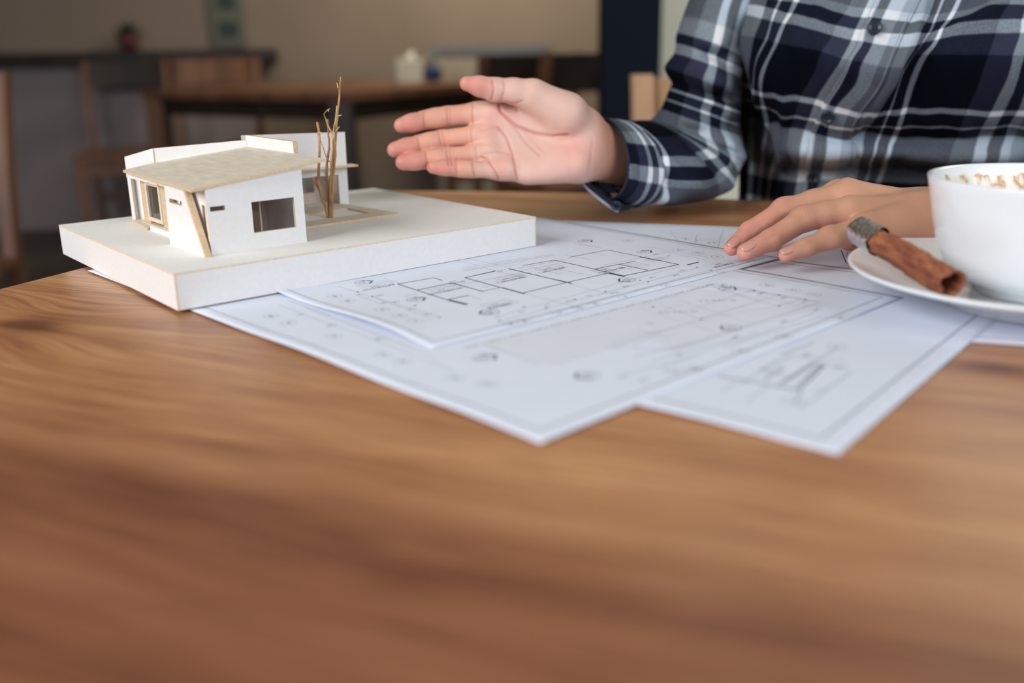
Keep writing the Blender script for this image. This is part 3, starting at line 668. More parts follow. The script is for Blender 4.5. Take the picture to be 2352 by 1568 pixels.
X5 = [((1440, 165), (1630, 208), 1.0), ((1510, 152), (1700, 115), .7), ((1700, 115), (2050, 187), .9), ((2050, 187), (1780, 243), 1.1), ((1630, 208), (1780, 243), 1.1), ((1755, 185), (1900, 215), 1.0), ((1640, 208), (1840, 170), .9), ((1860, 150), (1960, 168), 1.3), ((1960, 168), (2050, 187), .8),
      ((1215, 207), (1500, 275), 1.2), ((1500, 275), (1700, 230), .9), ((1285, 192), (1440, 165), .8), ((1000, 252), (1280, 328), 1.0), ((1280, 328), (1500, 275), .9), ((1000, 252), (1150, 218), 1.0), ((670, 283), (910, 360), .9), ((910, 360), (1020, 338), 1.0), ((765, 313), (935, 277), 1.0), ((935, 277), (1090, 320), 1.0), ((670, 283), (845, 252), .9), ((845, 252), (890, 265), .8),
      ((920, 362), (1012, 384), 2.6), ((1180, 300), (1295, 331), 1.5), ((1450, 262), (1525, 280), 1.5), ((1705, 230), (1785, 246), 2.0), ((1080, 320), (1170, 300), .6)]
for p, q, w in X5: sD.line(c5(*p), c5(*q), w)
Y5 = [((990, 215), (1430, 136)), ((1000, 219), (1440, 141)), ((990, 206), (1300, 152)), ((700, 345), (770, 330)), ((1020, 338), (1080, 360)), ((830, 455), (540, 345)), ((870, 448), (380, 296)), ((890, 300), (1290, 228)), ((1100, 205), (1280, 250)), ((1330, 200), (1470, 235)), ((1060, 240), (1150, 220)), ((1170, 465), (2140, 205)), ((1200, 430), (2060, 195)), ((1290, 465), (2200, 215)), ((1020, 160), (1220, 200)), ((1500, 140), (1620, 165)), ((1280, 215), (1480, 178)), ((1230, 250), (1320, 228)), ((1080, 300), (1240, 262)), ((1140, 270), (1280, 240)), ((960, 165), (1060, 190)), ((600, 255), (700, 285)), ((1630, 130), (1680, 140)), ((1680, 190), (1980, 130)), ((1900, 100), (2240, 160)), ((1960, 120), (2180, 165)), ((1300, 330), (1560, 400)), ((1500, 280), (1700, 330)), ((1100, 415), (1200, 440)), ((480, 345), (600, 385))]
for p, q in Y5: sD.line(c5(*p), c5(*q), .26, 'ink_soft')
for p, q in (((1000, 252), (1210, 208)), ((1400, 200), (1620, 240)), ((1160, 225), (1500, 160))): sD.line(c5(*p), c5(*q), .3, 'ink', ((5, 1.5), (1, 1.5)))
def obox(c, w_, h_, m_='ink_soft', n=3):
    c = sD.loc(*c5(*c))
    for k in range(n + 1): sD.line_l(c + [-w_ / 2, -h_ / 2 + h_ * k / n], c + [w_ / 2, -h_ / 2 + h_ * k / n], .22, m_)
    for e in (-1, 1): sD.line_l(c + [e * w_ / 2, -h_ / 2], c + [e * w_ / 2, h_ / 2], .22, m_)
for c, tx in (((1225, 262), 'BEDROOM 1'), ((1425, 215), 'BEDROOM 1'), ((575, 300), 'BATHROOM'), ((905, 318), 'WORKROOM'), ((1720, 215), 'BEDROOM 2'), ((1170, 390), 'TERRACE'), ((960, 275), 'STORE'), ((2270, 190), 'STAIRCASE')):
    cc = sD.loc(*c5(*c)); sD.text(cc, tx, .0042, 'ink'); sD.text(cc + np.array([0, .0045]), '3.00', .003)
for c in ((1225, 250), (1425, 205), (905, 305), (1830, 195), (1170, 380), (560, 285)): obox(c, .020, .011)
for k in range(7): sD.line_l(sD.loc(*c5(1700, 238)) + np.array([.0, .004 * k * .6 + .002]), sD.loc(*c5(1700, 238)) + np.array([.014, .004 * k * .6 + .002]), .22)
for k in range(9): sD.line_l(sD.loc(*c5(1880, 165)) + np.array([.002 * k, .0]), sD.loc(*c5(1880, 165)) + np.array([.002 * k, -.009]), .2)
for c, ch in (((360, 345), '5'), ((425, 368), '4'), ((595, 415), '3'), ((683, 447), '2'), ((757, 473), '1'), ((1225, 478), 'A'), ((1290, 465), 'B'), ((1465, 423), 'C'), ((1560, 400), 'D'), ((1638, 380), 'E'), ((1787, 345), 'F'), ((1997, 292), 'G'), ((2270, 225), 'H'), ((1800, 70), '5'), ((2050, 115), '3'), ((2145, 130), '2'), ((2240, 148), '1')): sD.bubble(c5(*c), ch)
for c, ch in (((485, 335), '1.20'), ((580, 340), '2.50'), ((610, 375), '1.50'), ((660, 372), '1.50'), ((740, 408), '1.20'), ((820, 435), '1.10'), ((1275, 420), '2.0'), ((1405, 385), '1.0'), ((1510, 365), '1.20'), ((1610, 340), '7.5'), ((1735, 325), '10.00'), ((1790, 295), '5.50'), ((1920, 250), '1.20'), ((2035, 240), '3.00'), ((2065, 217), '2.90'), ((1160, 445), '2.1'), ((1940, 135), '1.10'), ((2000, 145), '.90')): sD.text(c5(*c), ch, .0032)
sD.marker(c5(757, 360)); sD.marker(c5(1122, 420), flip=True); sD.marker(c5(1797, 262), flip=True); sD.marker(c5(500, 275)); sD.marker(c5(1590, 73)); sD.marker(c5(1880, 125))
for x, y in ((475, 322), (545, 345), (755, 390), (875, 450), (1170, 465), (1290, 395), (1400, 400), (1540, 358), (1690, 320), (1860, 265), (1900, 272), (2140, 200), (2208, 215)): sD.circle(c5(x, y), .0005, .8, 'ink')
cc = sD.loc(*c5(2120, 182)); sD.line_l(cc + [-.006, 0], cc + [.006, 0], 1.6); 
sD.line_l(cc + [-.004, 0], cc + [.004, 0], .5, 'ink_fill')
sD.done()

# ------------------------------------------------------------------ cup, saucer, cinnamon
SC = (0.2885, 0.5110)
sau = empty('saucer', (SC[0], SC[1], TZ + .0012)); tag(sau, 'wide white porcelain saucer on the plan sheets at the right', 'saucer')
prof = [(0, .004), (.040, .004), (.0425, .0), (.0455, .0), (.0465, .0035), (.060, .0075), (.080, .0135), (.0965, .0185), (.0985, .0196), (.0990, .0205), (.0983, .0213), (.0965, .0211), (.088, .0175), (.070, .0115), (.055, .0085), (.036, .0075), (.034, .0066), (0, .0066)]
lathe('dish', prof, M['porcelain'], sau, 128)
cup = empty('coffee_cup', (SC[0] + .004, SC[1] + .004, TZ + .0079)); tag(cup, 'large white porcelain coffee cup standing on the saucer', 'cup')
prof = [(0, .004), (.028, .004), (.029, 0), (.033, 0), (.034, .004), (.043, .0075), (.050, .014), (.0545, .024), (.0578, .036), (.0602, .048), (.0622, .058), (.0632, .0622), (.0630, .0632), (.0620, .0632), (.0610, .0622), (.0590, .052), (.056, .038), (.052, .024), (.046, .014), (.035, .009), (0, .0078)]
lathe('cup_body', prof, M['porcelain'], cup, 128)
# handle on the far right side, away from view
hp = [(.058, -.012, .050), (.072, -.014, .054), (.085, -.017, .046), (.085, -.018, .032), (.072, -.015, .021), (.055, -.012, .022)]
v, f = tube_verts(hp, [.0055, .0045, .0045, .0045, .0045, .0055], 12); link_mesh('handle', v, f, M['porcelain'], cup, smooth=True)
# froth left on the inside of the wall and the coffee below it
fr = empty('coffee'); fr.parent = cup
vs_, fs = [(0, 0, .0395)], []
for k in range(64):
    a = 2 * math.pi * k / 64; vs_.append((math.cos(a) * .0562, math.sin(a) * .0562, .0395 + .0006 * math.sin(7 * a)))
    fs.append((0, 1 + k, 1 + (k + 1) % 64))
fo = link_mesh('milk_froth', vs_, fs, M['milk'], cup, smooth=True); bpy.data.objects.remove(fr)
t = NT('froth_residue'); tc = t.n('ShaderNodeTexCoord'); mp = t.n('ShaderNodeMapping'); mp.inputs['Scale'].default_value = (1, 1, .45); t.link(tc.outputs['Object'], mp.inputs[0])
nz = t.n('ShaderNodeTexNoise'); nz.inputs['Scale'].default_value = 120; nz.inputs['Detail'].default_value = 3; t.link(mp.outputs[0], nz.inputs[0])
t.link(t.ramp(nz.outputs[0], [(0.44, lin(232, 229, 222)), (0.50, lin(224, 208, 184)), (0.55, lin(188, 140, 94)), (.60, lin(214, 184, 148)), (.66, lin(234, 228, 218))]), t.b.inputs['Base Color']); t.b.inputs['Roughness'].default_value = .35; t.bump(nz.outputs[0], .5, .001)
vs_, fs = [], []; n = 240
tops = [.0572 + .0020 * math.sin(k * .9) * math.sin(k * .23 + 1) + rr.uniform(-.0007, .0007) for k in range(n)]
for k in range(n):
    a = 2 * math.pi * k / n
    for j in range(6):
        z = .040 + (tops[k] - .040) * j / 5; ri = .0566 + (z - .040) * .205 - .0005 - .0006 * (1 - j / 5) * (1 + .6 * math.sin(k * 1.7 + j))
        if j == 5: ri += .0004
        vs_.append((ri * math.cos(a), ri * math.sin(a), z))
for k in range(n):
    for j in range(5): k2 = (k + 1) % n; fs.append((k * 6 + j, k * 6 + j + 1, k2 * 6 + j + 1, k2 * 6 + j))
tag(link_mesh('froth_residue', vs_, fs, t.m, cup, smooth=True), 'patchy brown and white froth clinging inside the rim')

# cinnamon stick: a bark scroll with a foil-wrapped end
cs = empty('cinnamon_stick'); tag(cs, 'rolled cinnamon stick with a silver foil tip leaning across the saucer', 'cinnamon stick')
p0 = Vector(W(2187, 652, .480)); p1 = Vector(W(1976, 530, .556))
ax = (p1 - p0); Lc = ax.length; ax.normalize()
upv = Vector((0, 0, 1)); sd = ax.cross(upv).normalized(); un = sd.cross(ax).normalized()
cam_dir = (Vector(CAM) - p0).normalized()
def scroll_pts():
    # double scroll: two curls meeting in a groove that faces the viewer's left-top side
    pts = []
    for th in np.linspace(math.radians(-250), math.radians(100), 56): pts.append((th, 1.0))
    return pts
vs_, fs = [], []; n = 60; m_s = 64; th_b = .0014
rngc = np.random.RandomState(3)
def nz1(n_, s): 
    x = rngc.randn(n_ + 20); k = np.hanning(s); k /= k.sum(); return np.convolve(x, k, 'same')[10:10 + n_]
rg = nz1(m_s, 7)
g0 = math.radians(58)                                   # direction of the groove around the axis
def ring(tt, inner):
    out_ = []
    for k in range(n + 1):
        th = g0 + .05 + (2 * math.pi - .1) * k / n
        d = min(k, n - k) / n
        r = .0076 + .0010 * math.sin(tt * 5) * .3 + .00035 * math.sin(th * 3 + tt * 9)
        r *= 1 - .05 * math.exp(-(d / .02) ** 2) - (.05 if k < n / 2 else 0) * math.exp(-(d / .12) ** 2)        # both lips curl inwards
        r *= 1.0 - .06 * tt
        r += (.00022 * math.sin(37 * tt + 2 * th) + .0003 * rg[k % m_s] + .00018 * math.sin(91 * tt + 5 * th))
        if inner: r -= th_b * (1 + .25 * math.sin(th * 4))
        ex, ey = math.cos(th), math.sin(th)
        out_.append(p0 + ax * (tt * Lc + (.0006 * math.sin(th * 5) if tt < .01 else 0)) + sd * ex * r + un * ey * r)
    return out_
NL = 60
for i in range(NL + 1): vs_ += ring(i / NL, False)
for i in range(NL + 1): vs_ += ring(i / NL, True)
K = n + 1; off = (NL + 1) * K
for i in range(NL):
    for k in range(n):
        a = i * K + k; fs.append((a, a + 1, a + K + 1, a + K)); b = off + a; fs.append((b, b + K, b + K + 1, b + 1))
    for k, e in ((0, 1), (n, -1)):
        a = i * K + k; b = off + a; fs.append((a, a + K, b + K, b) if e > 0 else (a, b, b + K, a + K))
for i in (0, NL):
    for k in range(n):
        a = i * K + k; b = off + a; fs.append((a, b, b + 1, a + 1) if i == 0 else (a, a + 1, b + 1, b))
t = NT('cinnamon_bark'); tc = t.n('ShaderNodeTexCoord')
mp = t.n('ShaderNodeMapping'); mp.vector_type = 'TEXTURE'; mp.inputs['Rotation'].default_value = ax.to_track_quat('Z', 'Y').to_euler(); mp.inputs['Scale'].default_value = (1, 1, 4); t.link(tc.outputs['Object'], mp.inputs[0])
nz = t.n('ShaderNodeTexNoise'); nz.inputs['Scale'].default_value = 260; nz.inputs['Detail'].default_value = 6; t.link(mp.outputs[0], nz.inputs[0])
n2 = t.n('ShaderNodeTexNoise'); n2.inputs['Scale'].default_value = 900; n2.inputs['Detail'].default_value = 3; t.link(tc.outputs['Object'], n2.inputs[0])
v_ = t.math('ADD', t.math('MULTIPLY', nz.outputs[0], .75), t.math('MULTIPLY', n2.outputs[0], .3))
t.link(t.ramp(v_, [(.35, lin(84, 44, 32)), (.48, lin(128, 72, 50)), (.6, lin(156, 94, 62)), (.72, lin(186, 122, 78))]), t.b.inputs['Base Color'])
t.b.inputs['Roughness'].default_value = .85; t.bump(v_, .6, .0008)
link_mesh('bark', vs_, fs, t.m, cs, smooth=True)
t = NT('foil'); tc = t.n('ShaderNodeTexCoord'); nz = t.n('ShaderNodeTexVoronoi'); nz.inputs['Scale'].default_value = 420; t.link(tc.outputs['Object'], nz.inputs[0])
t.b.inputs['Base Color'].default_value = lin(225, 222, 224); t.b.inputs['Metallic'].default_value = 1; t.b.inputs['Roughness'].default_value = .28; t.bump(nz.outputs[0], .55, .0008)
vs_, fs = [], []; NF = 14; n = 48
for i in range(NF + 1):
    tt = 1.03 - .27 * i / NF
    for k in range(n):
        th = 2 * math.pi * k / n; r = .0083 * (1 + .05 * math.cos(4 * th + .6)) + rr.uniform(-.00016, .00016)
        if i == 0: r *= .90
        e = (rr.uniform(-.0011, .0011) + .0014 * math.sin(th * 2)) if i == NF else 0
        vs_.append(p0 + ax * (tt * Lc + e) + sd * math.cos(th) * r + un * math.sin(th) * r * .97)
for i in range(NF):
    for k in range(n): k2 = (k + 1) % n; fs.append((i * n + k, (i + 1) * n + k, (i + 1) * n + k2, i * n + k2))
vs_.append(p0 + ax * (1.033 * Lc)); c_ = len(vs_) - 1
for k in range(n): fs.append((c_, k, (k + 1) % n))
tag(link_mesh('foil_tip', vs_, fs, t.m, cs, smooth=True), 'crinkled silver foil tip')
# ------------------------------------------------------------------ the person
import openvdb as vdb
per = empty('person', (.385, 1.10, 0)); per_loc = Vector((.385, 1.10, 0))
tag(per, 'person in plaid shirt, one open palm raised, the other hand resting on the plans', 'person')
PINV = Matrix.Translation(-per_loc)
def to_person(o):                                        # meshes are written in world coordinates
    o.data.transform(PINV); o.parent = per; return o

class SDF:
    def __init__(s, lo, hi, h):
        s.lo = np.array(lo, float); s.h = h; n = np.ceil((np.array(hi) - s.lo) / h).astype(int) + 1
        ax = [np.arange(k, dtype=np.float32) * h + l for k, l in zip(n, s.lo)]
        s.X, s.Y, s.Z = np.meshgrid(*ax, indexing='ij', sparse=True); s.shape = tuple(n)
    def cone(s, a, b, ra, rb):
        a = np.array(a, float); b = np.array(b, float); d = b - a; L2 = float(d @ d) + 1e-12
        px, py, pz = s.X - a[0], s.Y - a[1], s.Z - a[2]
        t = np.clip((px * d[0] + py * d[1] + pz * d[2]) / L2, 0, 1).astype(np.float32)
        return np.sqrt((px - t * d[0]) ** 2 + (py - t * d[1]) ** 2 + (pz - t * d[2]) ** 2) - (ra + (rb - ra) * t)
    def chain(s, pts, k=.003):
        f = None
        for (a, ra), (b, rb) in zip(pts[:-1], pts[1:]):
            c = s.cone(a, b, ra, rb); f = c if f is None else smin(f, c, k)
        return f
    def ell(s, c, r, R=None):
        p = [s.X - c[0], s.Y - c[1], s.Z - c[2]]
        if R is not None: p = [sum(R[j][i] * p[j] for j in range(3)) for i in range(3)]
        q = np.sqrt((p[0] / r[0]) ** 2 + (p[1] / r[1]) ** 2 + (p[2] / r[2]) ** 2)
        return (q - 1) * min(r)
    def mesh(s, f):
        g = vdb.FloatGrid(background=float(s.h * 4)); g.copyFromArray(np.ascontiguousarray(np.clip(f, -s.h * 4, s.h * 4).astype(np.float32)))
        p, q = g.convertToQuads(isovalue=0.0)
        return p * s.h + s.lo, q[:, ::1]
def smin(a, b, k):
    h = np.clip(.5 + .5 * (b - a) / k, 0, 1); return b + (a - b) * h - k * h * (1 - h)
def smax(a, b, k): return -smin(-a, -b, k)
def bounds(pts, pad):
    P = np.array([p for p, r in pts]); return P.min(0) - pad, P.max(0) + pad

# ---- raised right hand, palm towards the viewer
PXM = .768 / F
def w3(x, y, d, r): return (W(x, y, d), r * PXM)
fing = {
 'index':  [w3(1122, 261, .772, 26), w3(1092, 261, .772, 25.5), w3(1029, 267, .771, 22.5), w3(974, 276, .768, 20.5), w3(922, 288, .763, 17.5)],
 'middle': [w3(1118, 309, .769, 23), w3(1088, 311, .769, 22), w3(1016, 320, .768, 21), w3(964, 331, .765, 20), w3(907, 344, .759, 18)],
 'ring':   [w3(1124, 352, .766, 22), w3(1096, 353, .766, 21), w3(1032, 359, .763, 20), w3(981, 367, .760, 19.5), w3(926, 373, .754, 18)],
 'little': [w3(1162, 389, .762, 22), w3(1135, 390, .761, 20), w3(1088, 389, .758, 18.2), w3(1048, 387, .755, 17), w3(995, 384, .750, 15.2)],
}
thumb = [w3(1305, 262, .765, 38), w3(1225, 217, .757, 29), w3(1180, 209, .755, 27.5), w3(1137, 206, .753, 25.5), w3(1102, 198, .751, 21.5), w3(1072, 192, .749, 16.5)]
allp = [p for v in fing.values() for p in v] + thumb + [w3(1470, 380, .83, 10)]
lo, hi = bounds(allp, .028)
g = SDF(lo, hi, .00095)
palm = [ (w3(1122, 262, .773, 25), w3(1330, 292, .783, 34)), (w3(1118, 309, .772, 24), w3(1345, 322, .787, 37)), (w3(1126, 351, .769, 24), w3(1348, 360, .786, 38)), (w3(1160, 388, .765, 24), w3(1325, 383, .778, 33)) ]
f = None
for a, b in palm:
    c = g.cone(a[0], b[0], a[1], b[1]); f = c if f is None else smin(f, c, .012)
f = smin(f, g.chain([w3(1224, 222, .760, 32), w3(1300, 262, .768, 44), w3(1340, 285, .780, 36)], .006), .010)      # ball of the thumb
f = smin(f, g.cone(w3(1215, 392, .764, 1)[0], w3(1318, 378, .769, 1)[0], 28 * PXM, 34 * PXM), .010)                 # heel of the hand
f = smin(f, g.cone(w3(1340, 318, .788, 1)[0], w3(1475, 352, .84, 1)[0], 46 * PXM, 50 * PXM), .014)
f = smin(f, g.cone(w3(1340, 362, .785, 1)[0], w3(1475, 388, .84, 1)[0], 44 * PXM, 50 * PXM), .014)
f = smax(f, -g.ell(W(1215, 330, .742), (.030, .0135, .022)), .012)                                                 # hollow of the palm
tot = None
for nme, ch in fing.items():
    c = g.chain(ch, .003)
    for j, rr_ in ((2, 1.0), (3, 1.0)):                                                                              # soft pads between joints
        m0 = (ch[j][0] + ch[j + 1][0]) / 2 if j + 1 < len(ch) else ch[j][0]
        m0 = m0 - ray(1176, 400) * .0016; c = smin(c, g.ell(m0, (ch[j][1] * 1.12, ch[j][1] * .98, ch[j][1] * .98)), .004)
    dd = smin(f, c, .008); tot = dd if tot is None else smin(tot, dd, .0010)
c = g.chain(thumb, .004); tot = smin(tot, smin(f, c, .009), .001)
RP, RQ = g.mesh(tot)
# ---- left hand resting on the plans
def hz(x, y, d): return W(x, y, d)
lf = {
 'index':  [(hz(1925, 444, .672), .0092), (hz(1835, 482, .682), .0078), (hz(1785, 522, .682), .0066), (hz(1748, 552, .678), .0056)],
 'middle': [(hz(1944, 446, .652), .0094), (hz(1868, 464, .655), .0084), (hz(1803, 482, .656), .0078), (hz(1722, 532, .647), .0070), (hz(1681, 569, .6365), .0054)],
 'ring':   [(hz(1950, 488, .634), .0098), (hz(1895, 492, .634), .0086), (hz(1848, 502, .634), .0080), (hz(1770, 551, .625), .0071), (hz(1712, 579, .6175), .0057)],
 'little': [(hz(1988, 523, .614), .0088), (hz(1908, 546, .609), .0068), (hz(1853, 567, .6065), .0060), (hz(1806, 586, .6055), .0049)],
}
lth = [(hz(2085, 512, .665), .012), (hz(2030, 530, .672), .0092), (hz(1985, 548, .672), .0078), (hz(1950, 556, .668), .0062)]
allp = [p for v in lf.values() for p in v] + lth + [(hz(2350, 500, .69), .02)]
lo, hi = bounds(allp, .026)
g = SDF(lo, hi, .00095)
f = None
for a, ra, b, rb in ((lf['index'][0][0], .0088, hz(2120, 490, .668), .0145), (lf['middle'][0][0], .0096, hz(2122, 494, .652), .0150), (lf['ring'][0][0], .0098, hz(2125, 499, .636), .0150), (lf['little'][0][0], .0090, hz(2120, 505, .622), .0135)):
    c = g.cone(a, b, ra, rb); f = c if f is None else smin(f, c, .009)
f = smin(f, g.cone(hz(2005, 534, .616), hz(2110, 518, .624), .0092, .0125), .008)
f = smin(f, g.cone(hz(2000, 520, .640), hz(2110, 515, .645), .0110, .0130), .008)
for y0, d0 in ((492, .660), (504, .632)):
    f = smin(f, g.cone(hz(2120, y0, d0), hz(2250, y0 - 12, d0 + .02), .0150, .0180), .012); f = smin(f, g.cone(hz(2250, y0 - 12, d0 + .02), hz(2380, 472, .695), .0180, .0205), .010)
tot = None
for nme, ch in lf.items():
    c = g.chain(ch, .003)
    ch_ = ch; ch = ch if len(ch) == 4 else ch[1:]
    kn = ch[1][0] + np.array([0, 0, .0008]); c = smin(c, g.ell(kn, (ch[1][1] * 1.15, ch[1][1] * 1.0, ch[1][1] * .98)), .004)
    dd = smin(f, c, .005); tot = dd if tot is None else smin(tot, dd, .0012)
tot = smin(tot, smin(f, g.chain(lth, .003), .006), .001)
# extensor tendons and knuckles on the back of the hand
for nme in ('middle', 'ring'):
    a = lf[nme][0][0] + np.array([0, 0, .0065]); b = hz(2085, 476, .648) if nme == 'middle' else hz(2085, 484, .640)
    tot = smin(tot, g.cone(a, b, .0034, .0022), .005)
LP, LQ = g.mesh(tot)

def tri_normals(P, Q):
    n = np.zeros_like(P); a = P[Q[:, 2]] - P[Q[:, 0]]; b = P[Q[:, 3]] - P[Q[:, 1]]; fn = np.cross(a, b)
    for k in range(4): np.add.at(n, Q[:, k], fn)
    return n / (np.linalg.norm(n, axis=1, keepdims=True) + 1e-12)
def poly_dist(x, y, pts):
    d = np.full(x.shape, 1e9)
    for (ax_, ay_), (bx, by) in zip(pts[:-1], pts[1:]):
        vx, vy = bx - ax_, by - ay_; t = np.clip(((x - ax_) * vx + (y - ay_) * vy) / (vx * vx + vy * vy), 0, 1)
        d = np.minimum(d, np.hypot(x - ax_ - t * vx, y - ay_ - t * vy))
    return d
def orient(P, Q, c):                                      # outward winding
    n = tri_normals(P, Q); s_ = np.sum((P - c) * n)
    return Q if s_ > 0 else Q[:, ::-1]
RQ = orient(RP, RQ, RP.mean(0)); LQ = orient(LP, LQ, LP.mean(0))
def smooth(P, Q, it=2, lam=.5):
    e = np.concatenate([Q[:, [0, 1]], Q[:, [1, 2]], Q[:, [2, 3]], Q[:, [3, 0]]]); e = np.concatenate([e, e[:, ::-1]])
    cnt = np.bincount(e[:, 0], minlength=len(P))[:, None]
    for _ in range(it):
        s_ = np.stack([np.bincount(e[:, 0], weights=P[e[:, 1], k], minlength=len(P)) for k in range(3)], 1); P = P + lam * (s_ / cnt - P)
    return P
RP = smooth(RP, RQ, 4); LP = smooth(LP, LQ, 4)
def lerp3(a, b, t): return a + (b - a) * t[:, None]
base = np.array(lin(232, 182, 162)[:3])
# right palm: colour and creases
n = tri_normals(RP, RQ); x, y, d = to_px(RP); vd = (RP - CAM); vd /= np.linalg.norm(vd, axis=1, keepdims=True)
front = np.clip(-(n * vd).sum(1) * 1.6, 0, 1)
crs = [([(1145, 237), (1150, 255), (1166, 271), (1189, 290), (1229, 305), (1271, 313), (1303, 311)], 3.2, .0016, .55),
       ([(1156, 264), (1187, 298), (1208, 329), (1240, 358)], 2.2, .0005, .3), ([(1145, 292), (1163, 313), (1176, 348), (1184, 382), (1188, 414)], 2.8, .0009, .42),
       ([(1105, 361), (1121, 366), (1134, 387), (1145, 411)], 2.8, .0011, .5), ([(1110, 353), (1145, 348), (1171, 353)], 2.2, .0005, .25),
       ([(1145, 234), (1179, 239), (1187, 255)], 2.6, .0010, .5), ([(1179, 240), (1200, 231)], 2.2, .0006, .4), ([(1107, 300), (1140, 290)], 2, .0003, .15), ([(1090, 330), (1130, 333)], 2, .0003, .15), ([(1200, 297), (1250, 350)], 2, .0003, .15),
       ([(973, 252), (975, 298)], 2.2, .0007, .4), ([(1026, 244), (1030, 290)], 2.0, .0006, .35), ([(1033, 244), (1036, 290)], 2.0, .0005, .3), ([(1086, 236), (1085, 286)], 2.6, .0007, .4),
       ([(958, 305), (965, 345)], 2.2, .0007, .4), ([(1006, 296), (1014, 334)], 2.0, .0006, .35), ([(1014, 296), (1022, 334)], 2, .0004, .3), ([(1082, 290), (1084, 330)], 2.4, .0006, .35), ([(1072, 290), (1074, 330)], 2, .0003, .2),
       ([(977, 346), (984, 386)], 2.2, .0007, .4), ([(1025, 338), (1031, 380)], 2.0, .0006, .35), ([(1032, 338), (1038, 378)], 2, .0004, .3), ([(1092, 336), (1096, 368)], 2.2, .0005, .3),
       ([(1048, 366), (1049, 406)], 2.2, .0007, .4), ([(1084, 368), (1091, 409)], 2.2, .0006, .4), ([(1131, 184), (1134, 205), (1128, 230)], 2.6, .0009, .5), ([(1158, 188), (1158, 210), (1150, 232)], 2.4, .0006, .35),
       ([(1361, 318), (1358, 360), (1352, 395)], 3, .0003, .12)]
dark = np.zeros(len(RP)); disp = np.zeros(len(RP))
for pts, w_, am, dk in crs:
    e = np.exp(-(poly_dist(x, y, pts) / w_) ** 2) * front; disp += am * e; dark = np.maximum(dark, dk * e)
RP = RP - n * disp[:, None]
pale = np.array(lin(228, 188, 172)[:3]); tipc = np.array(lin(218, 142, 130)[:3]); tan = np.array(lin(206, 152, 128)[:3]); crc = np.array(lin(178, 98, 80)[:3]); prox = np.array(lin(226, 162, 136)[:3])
c = np.tile(pale, (len(RP), 1))
c = lerp3(c, prox, np.clip((1120 - x) / 60, 0, 1) * .8)
for cx, cy, rx, ry in ((930, 285, 42, 26), (925, 340, 40, 24), (940, 371, 40, 22), (1005, 385, 38, 20), (1095, 196, 40, 26)): c = lerp3(c, tipc, .75 * np.exp(-((x - cx) / rx) ** 4 - ((y - cy) / ry) ** 4))
for cx, cy, r_ in ((1120, 300, 30), (1150, 385, 34), (1320, 350, 50), (1150, 250, 30)): c = lerp3(c, np.array(lin(236, 158, 146)[:3]), .4 * np.exp(-(((x - cx) / r_) ** 2 + ((y - cy) / r_) ** 2)))
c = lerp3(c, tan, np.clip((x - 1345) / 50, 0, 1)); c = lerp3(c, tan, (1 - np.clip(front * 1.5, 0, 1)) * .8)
c = lerp3(c, crc, dark)
RC = c
# left hand
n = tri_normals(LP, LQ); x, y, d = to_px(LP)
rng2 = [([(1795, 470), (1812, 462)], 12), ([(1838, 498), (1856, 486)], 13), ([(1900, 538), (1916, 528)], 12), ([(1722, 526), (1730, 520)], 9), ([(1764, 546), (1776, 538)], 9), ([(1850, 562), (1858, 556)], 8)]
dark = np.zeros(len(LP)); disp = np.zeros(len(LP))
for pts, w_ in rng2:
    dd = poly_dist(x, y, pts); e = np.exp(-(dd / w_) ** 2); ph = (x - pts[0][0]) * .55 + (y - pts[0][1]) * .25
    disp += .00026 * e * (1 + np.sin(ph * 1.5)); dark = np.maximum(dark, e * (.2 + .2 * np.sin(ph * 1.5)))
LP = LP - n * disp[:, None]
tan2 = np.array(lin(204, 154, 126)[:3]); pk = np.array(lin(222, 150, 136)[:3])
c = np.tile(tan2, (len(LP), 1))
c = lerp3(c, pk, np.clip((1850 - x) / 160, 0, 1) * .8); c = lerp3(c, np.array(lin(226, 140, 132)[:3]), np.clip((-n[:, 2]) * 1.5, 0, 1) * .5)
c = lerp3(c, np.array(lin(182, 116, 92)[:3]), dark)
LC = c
# ---- torso, neck, head, upper arms of the same body
def V(p): return np.array(p, float)
Hc = W(2125, -560, .84); fdir = V((-.35, -.9, -.28)); fdir /= np.linalg.norm(fdir); rdir = np.cross(fdir, V((0, 0, 1))); rdir /= np.linalg.norm(rdir); udir = np.cross(rdir, fdir)
hp_ = lambda a, b, c_: Hc + rdir * a + fdir * b + udir * c_
neck0 = W(2100, -215, .90)
lo = V((.02, .55, .40)); hi = V((.74, 1.42, max(Hc[2] + .16, 1.3)))
g = SDF(lo, hi, .0050)
R_ = np.stack([rdir, fdir, udir], 1)
f = g.ell(hp_(0, -.012, .03), (.074, .092, .088), R_)
f = smin(f, g.ell(hp_(0, .018, -.045), (.056, .068, .068), R_), .03)
f = smin(f, g.cone(hp_(0, .082, .005), hp_(0, .092, -.025), .007, .010), .010)
f = smin(f, g.ell(hp_(0, .082, -.062), (.024, .010, .010), R_), .008)
f = smin(f, g.ell(hp_(0, .070, -.10), (.022, .018, .016), R_), .02)
for e in (-1, 1):
    f = smax(f, -g.ell(hp_(e * .032, .094, .002), (.015, .016, .006), R_), .008)
    f = smin(f, g.ell(hp_(e * .076, -.01, -.01), (.008, .017, .030), R_), .006)
f = smin(f, g.cone(hp_(0, -.03, -.06), neck0, .048, .052), .02)
tor = [(neck0, .052), (W(2080, -60, .935), .068), (W(2040, 160, .975), .078), (W(2010, 300, 1.06), .070)]
f = smin(f, g.chain(tor, .03), .03)
f = smin(f, g.cone(W(1830, -80, .935), W(2400, -90, .91), .030, .030), .03)
hip = V((.385, 1.16, .545)); f = smin(f, g.cone(tor[-1][0], hip, .085, .10), .05)
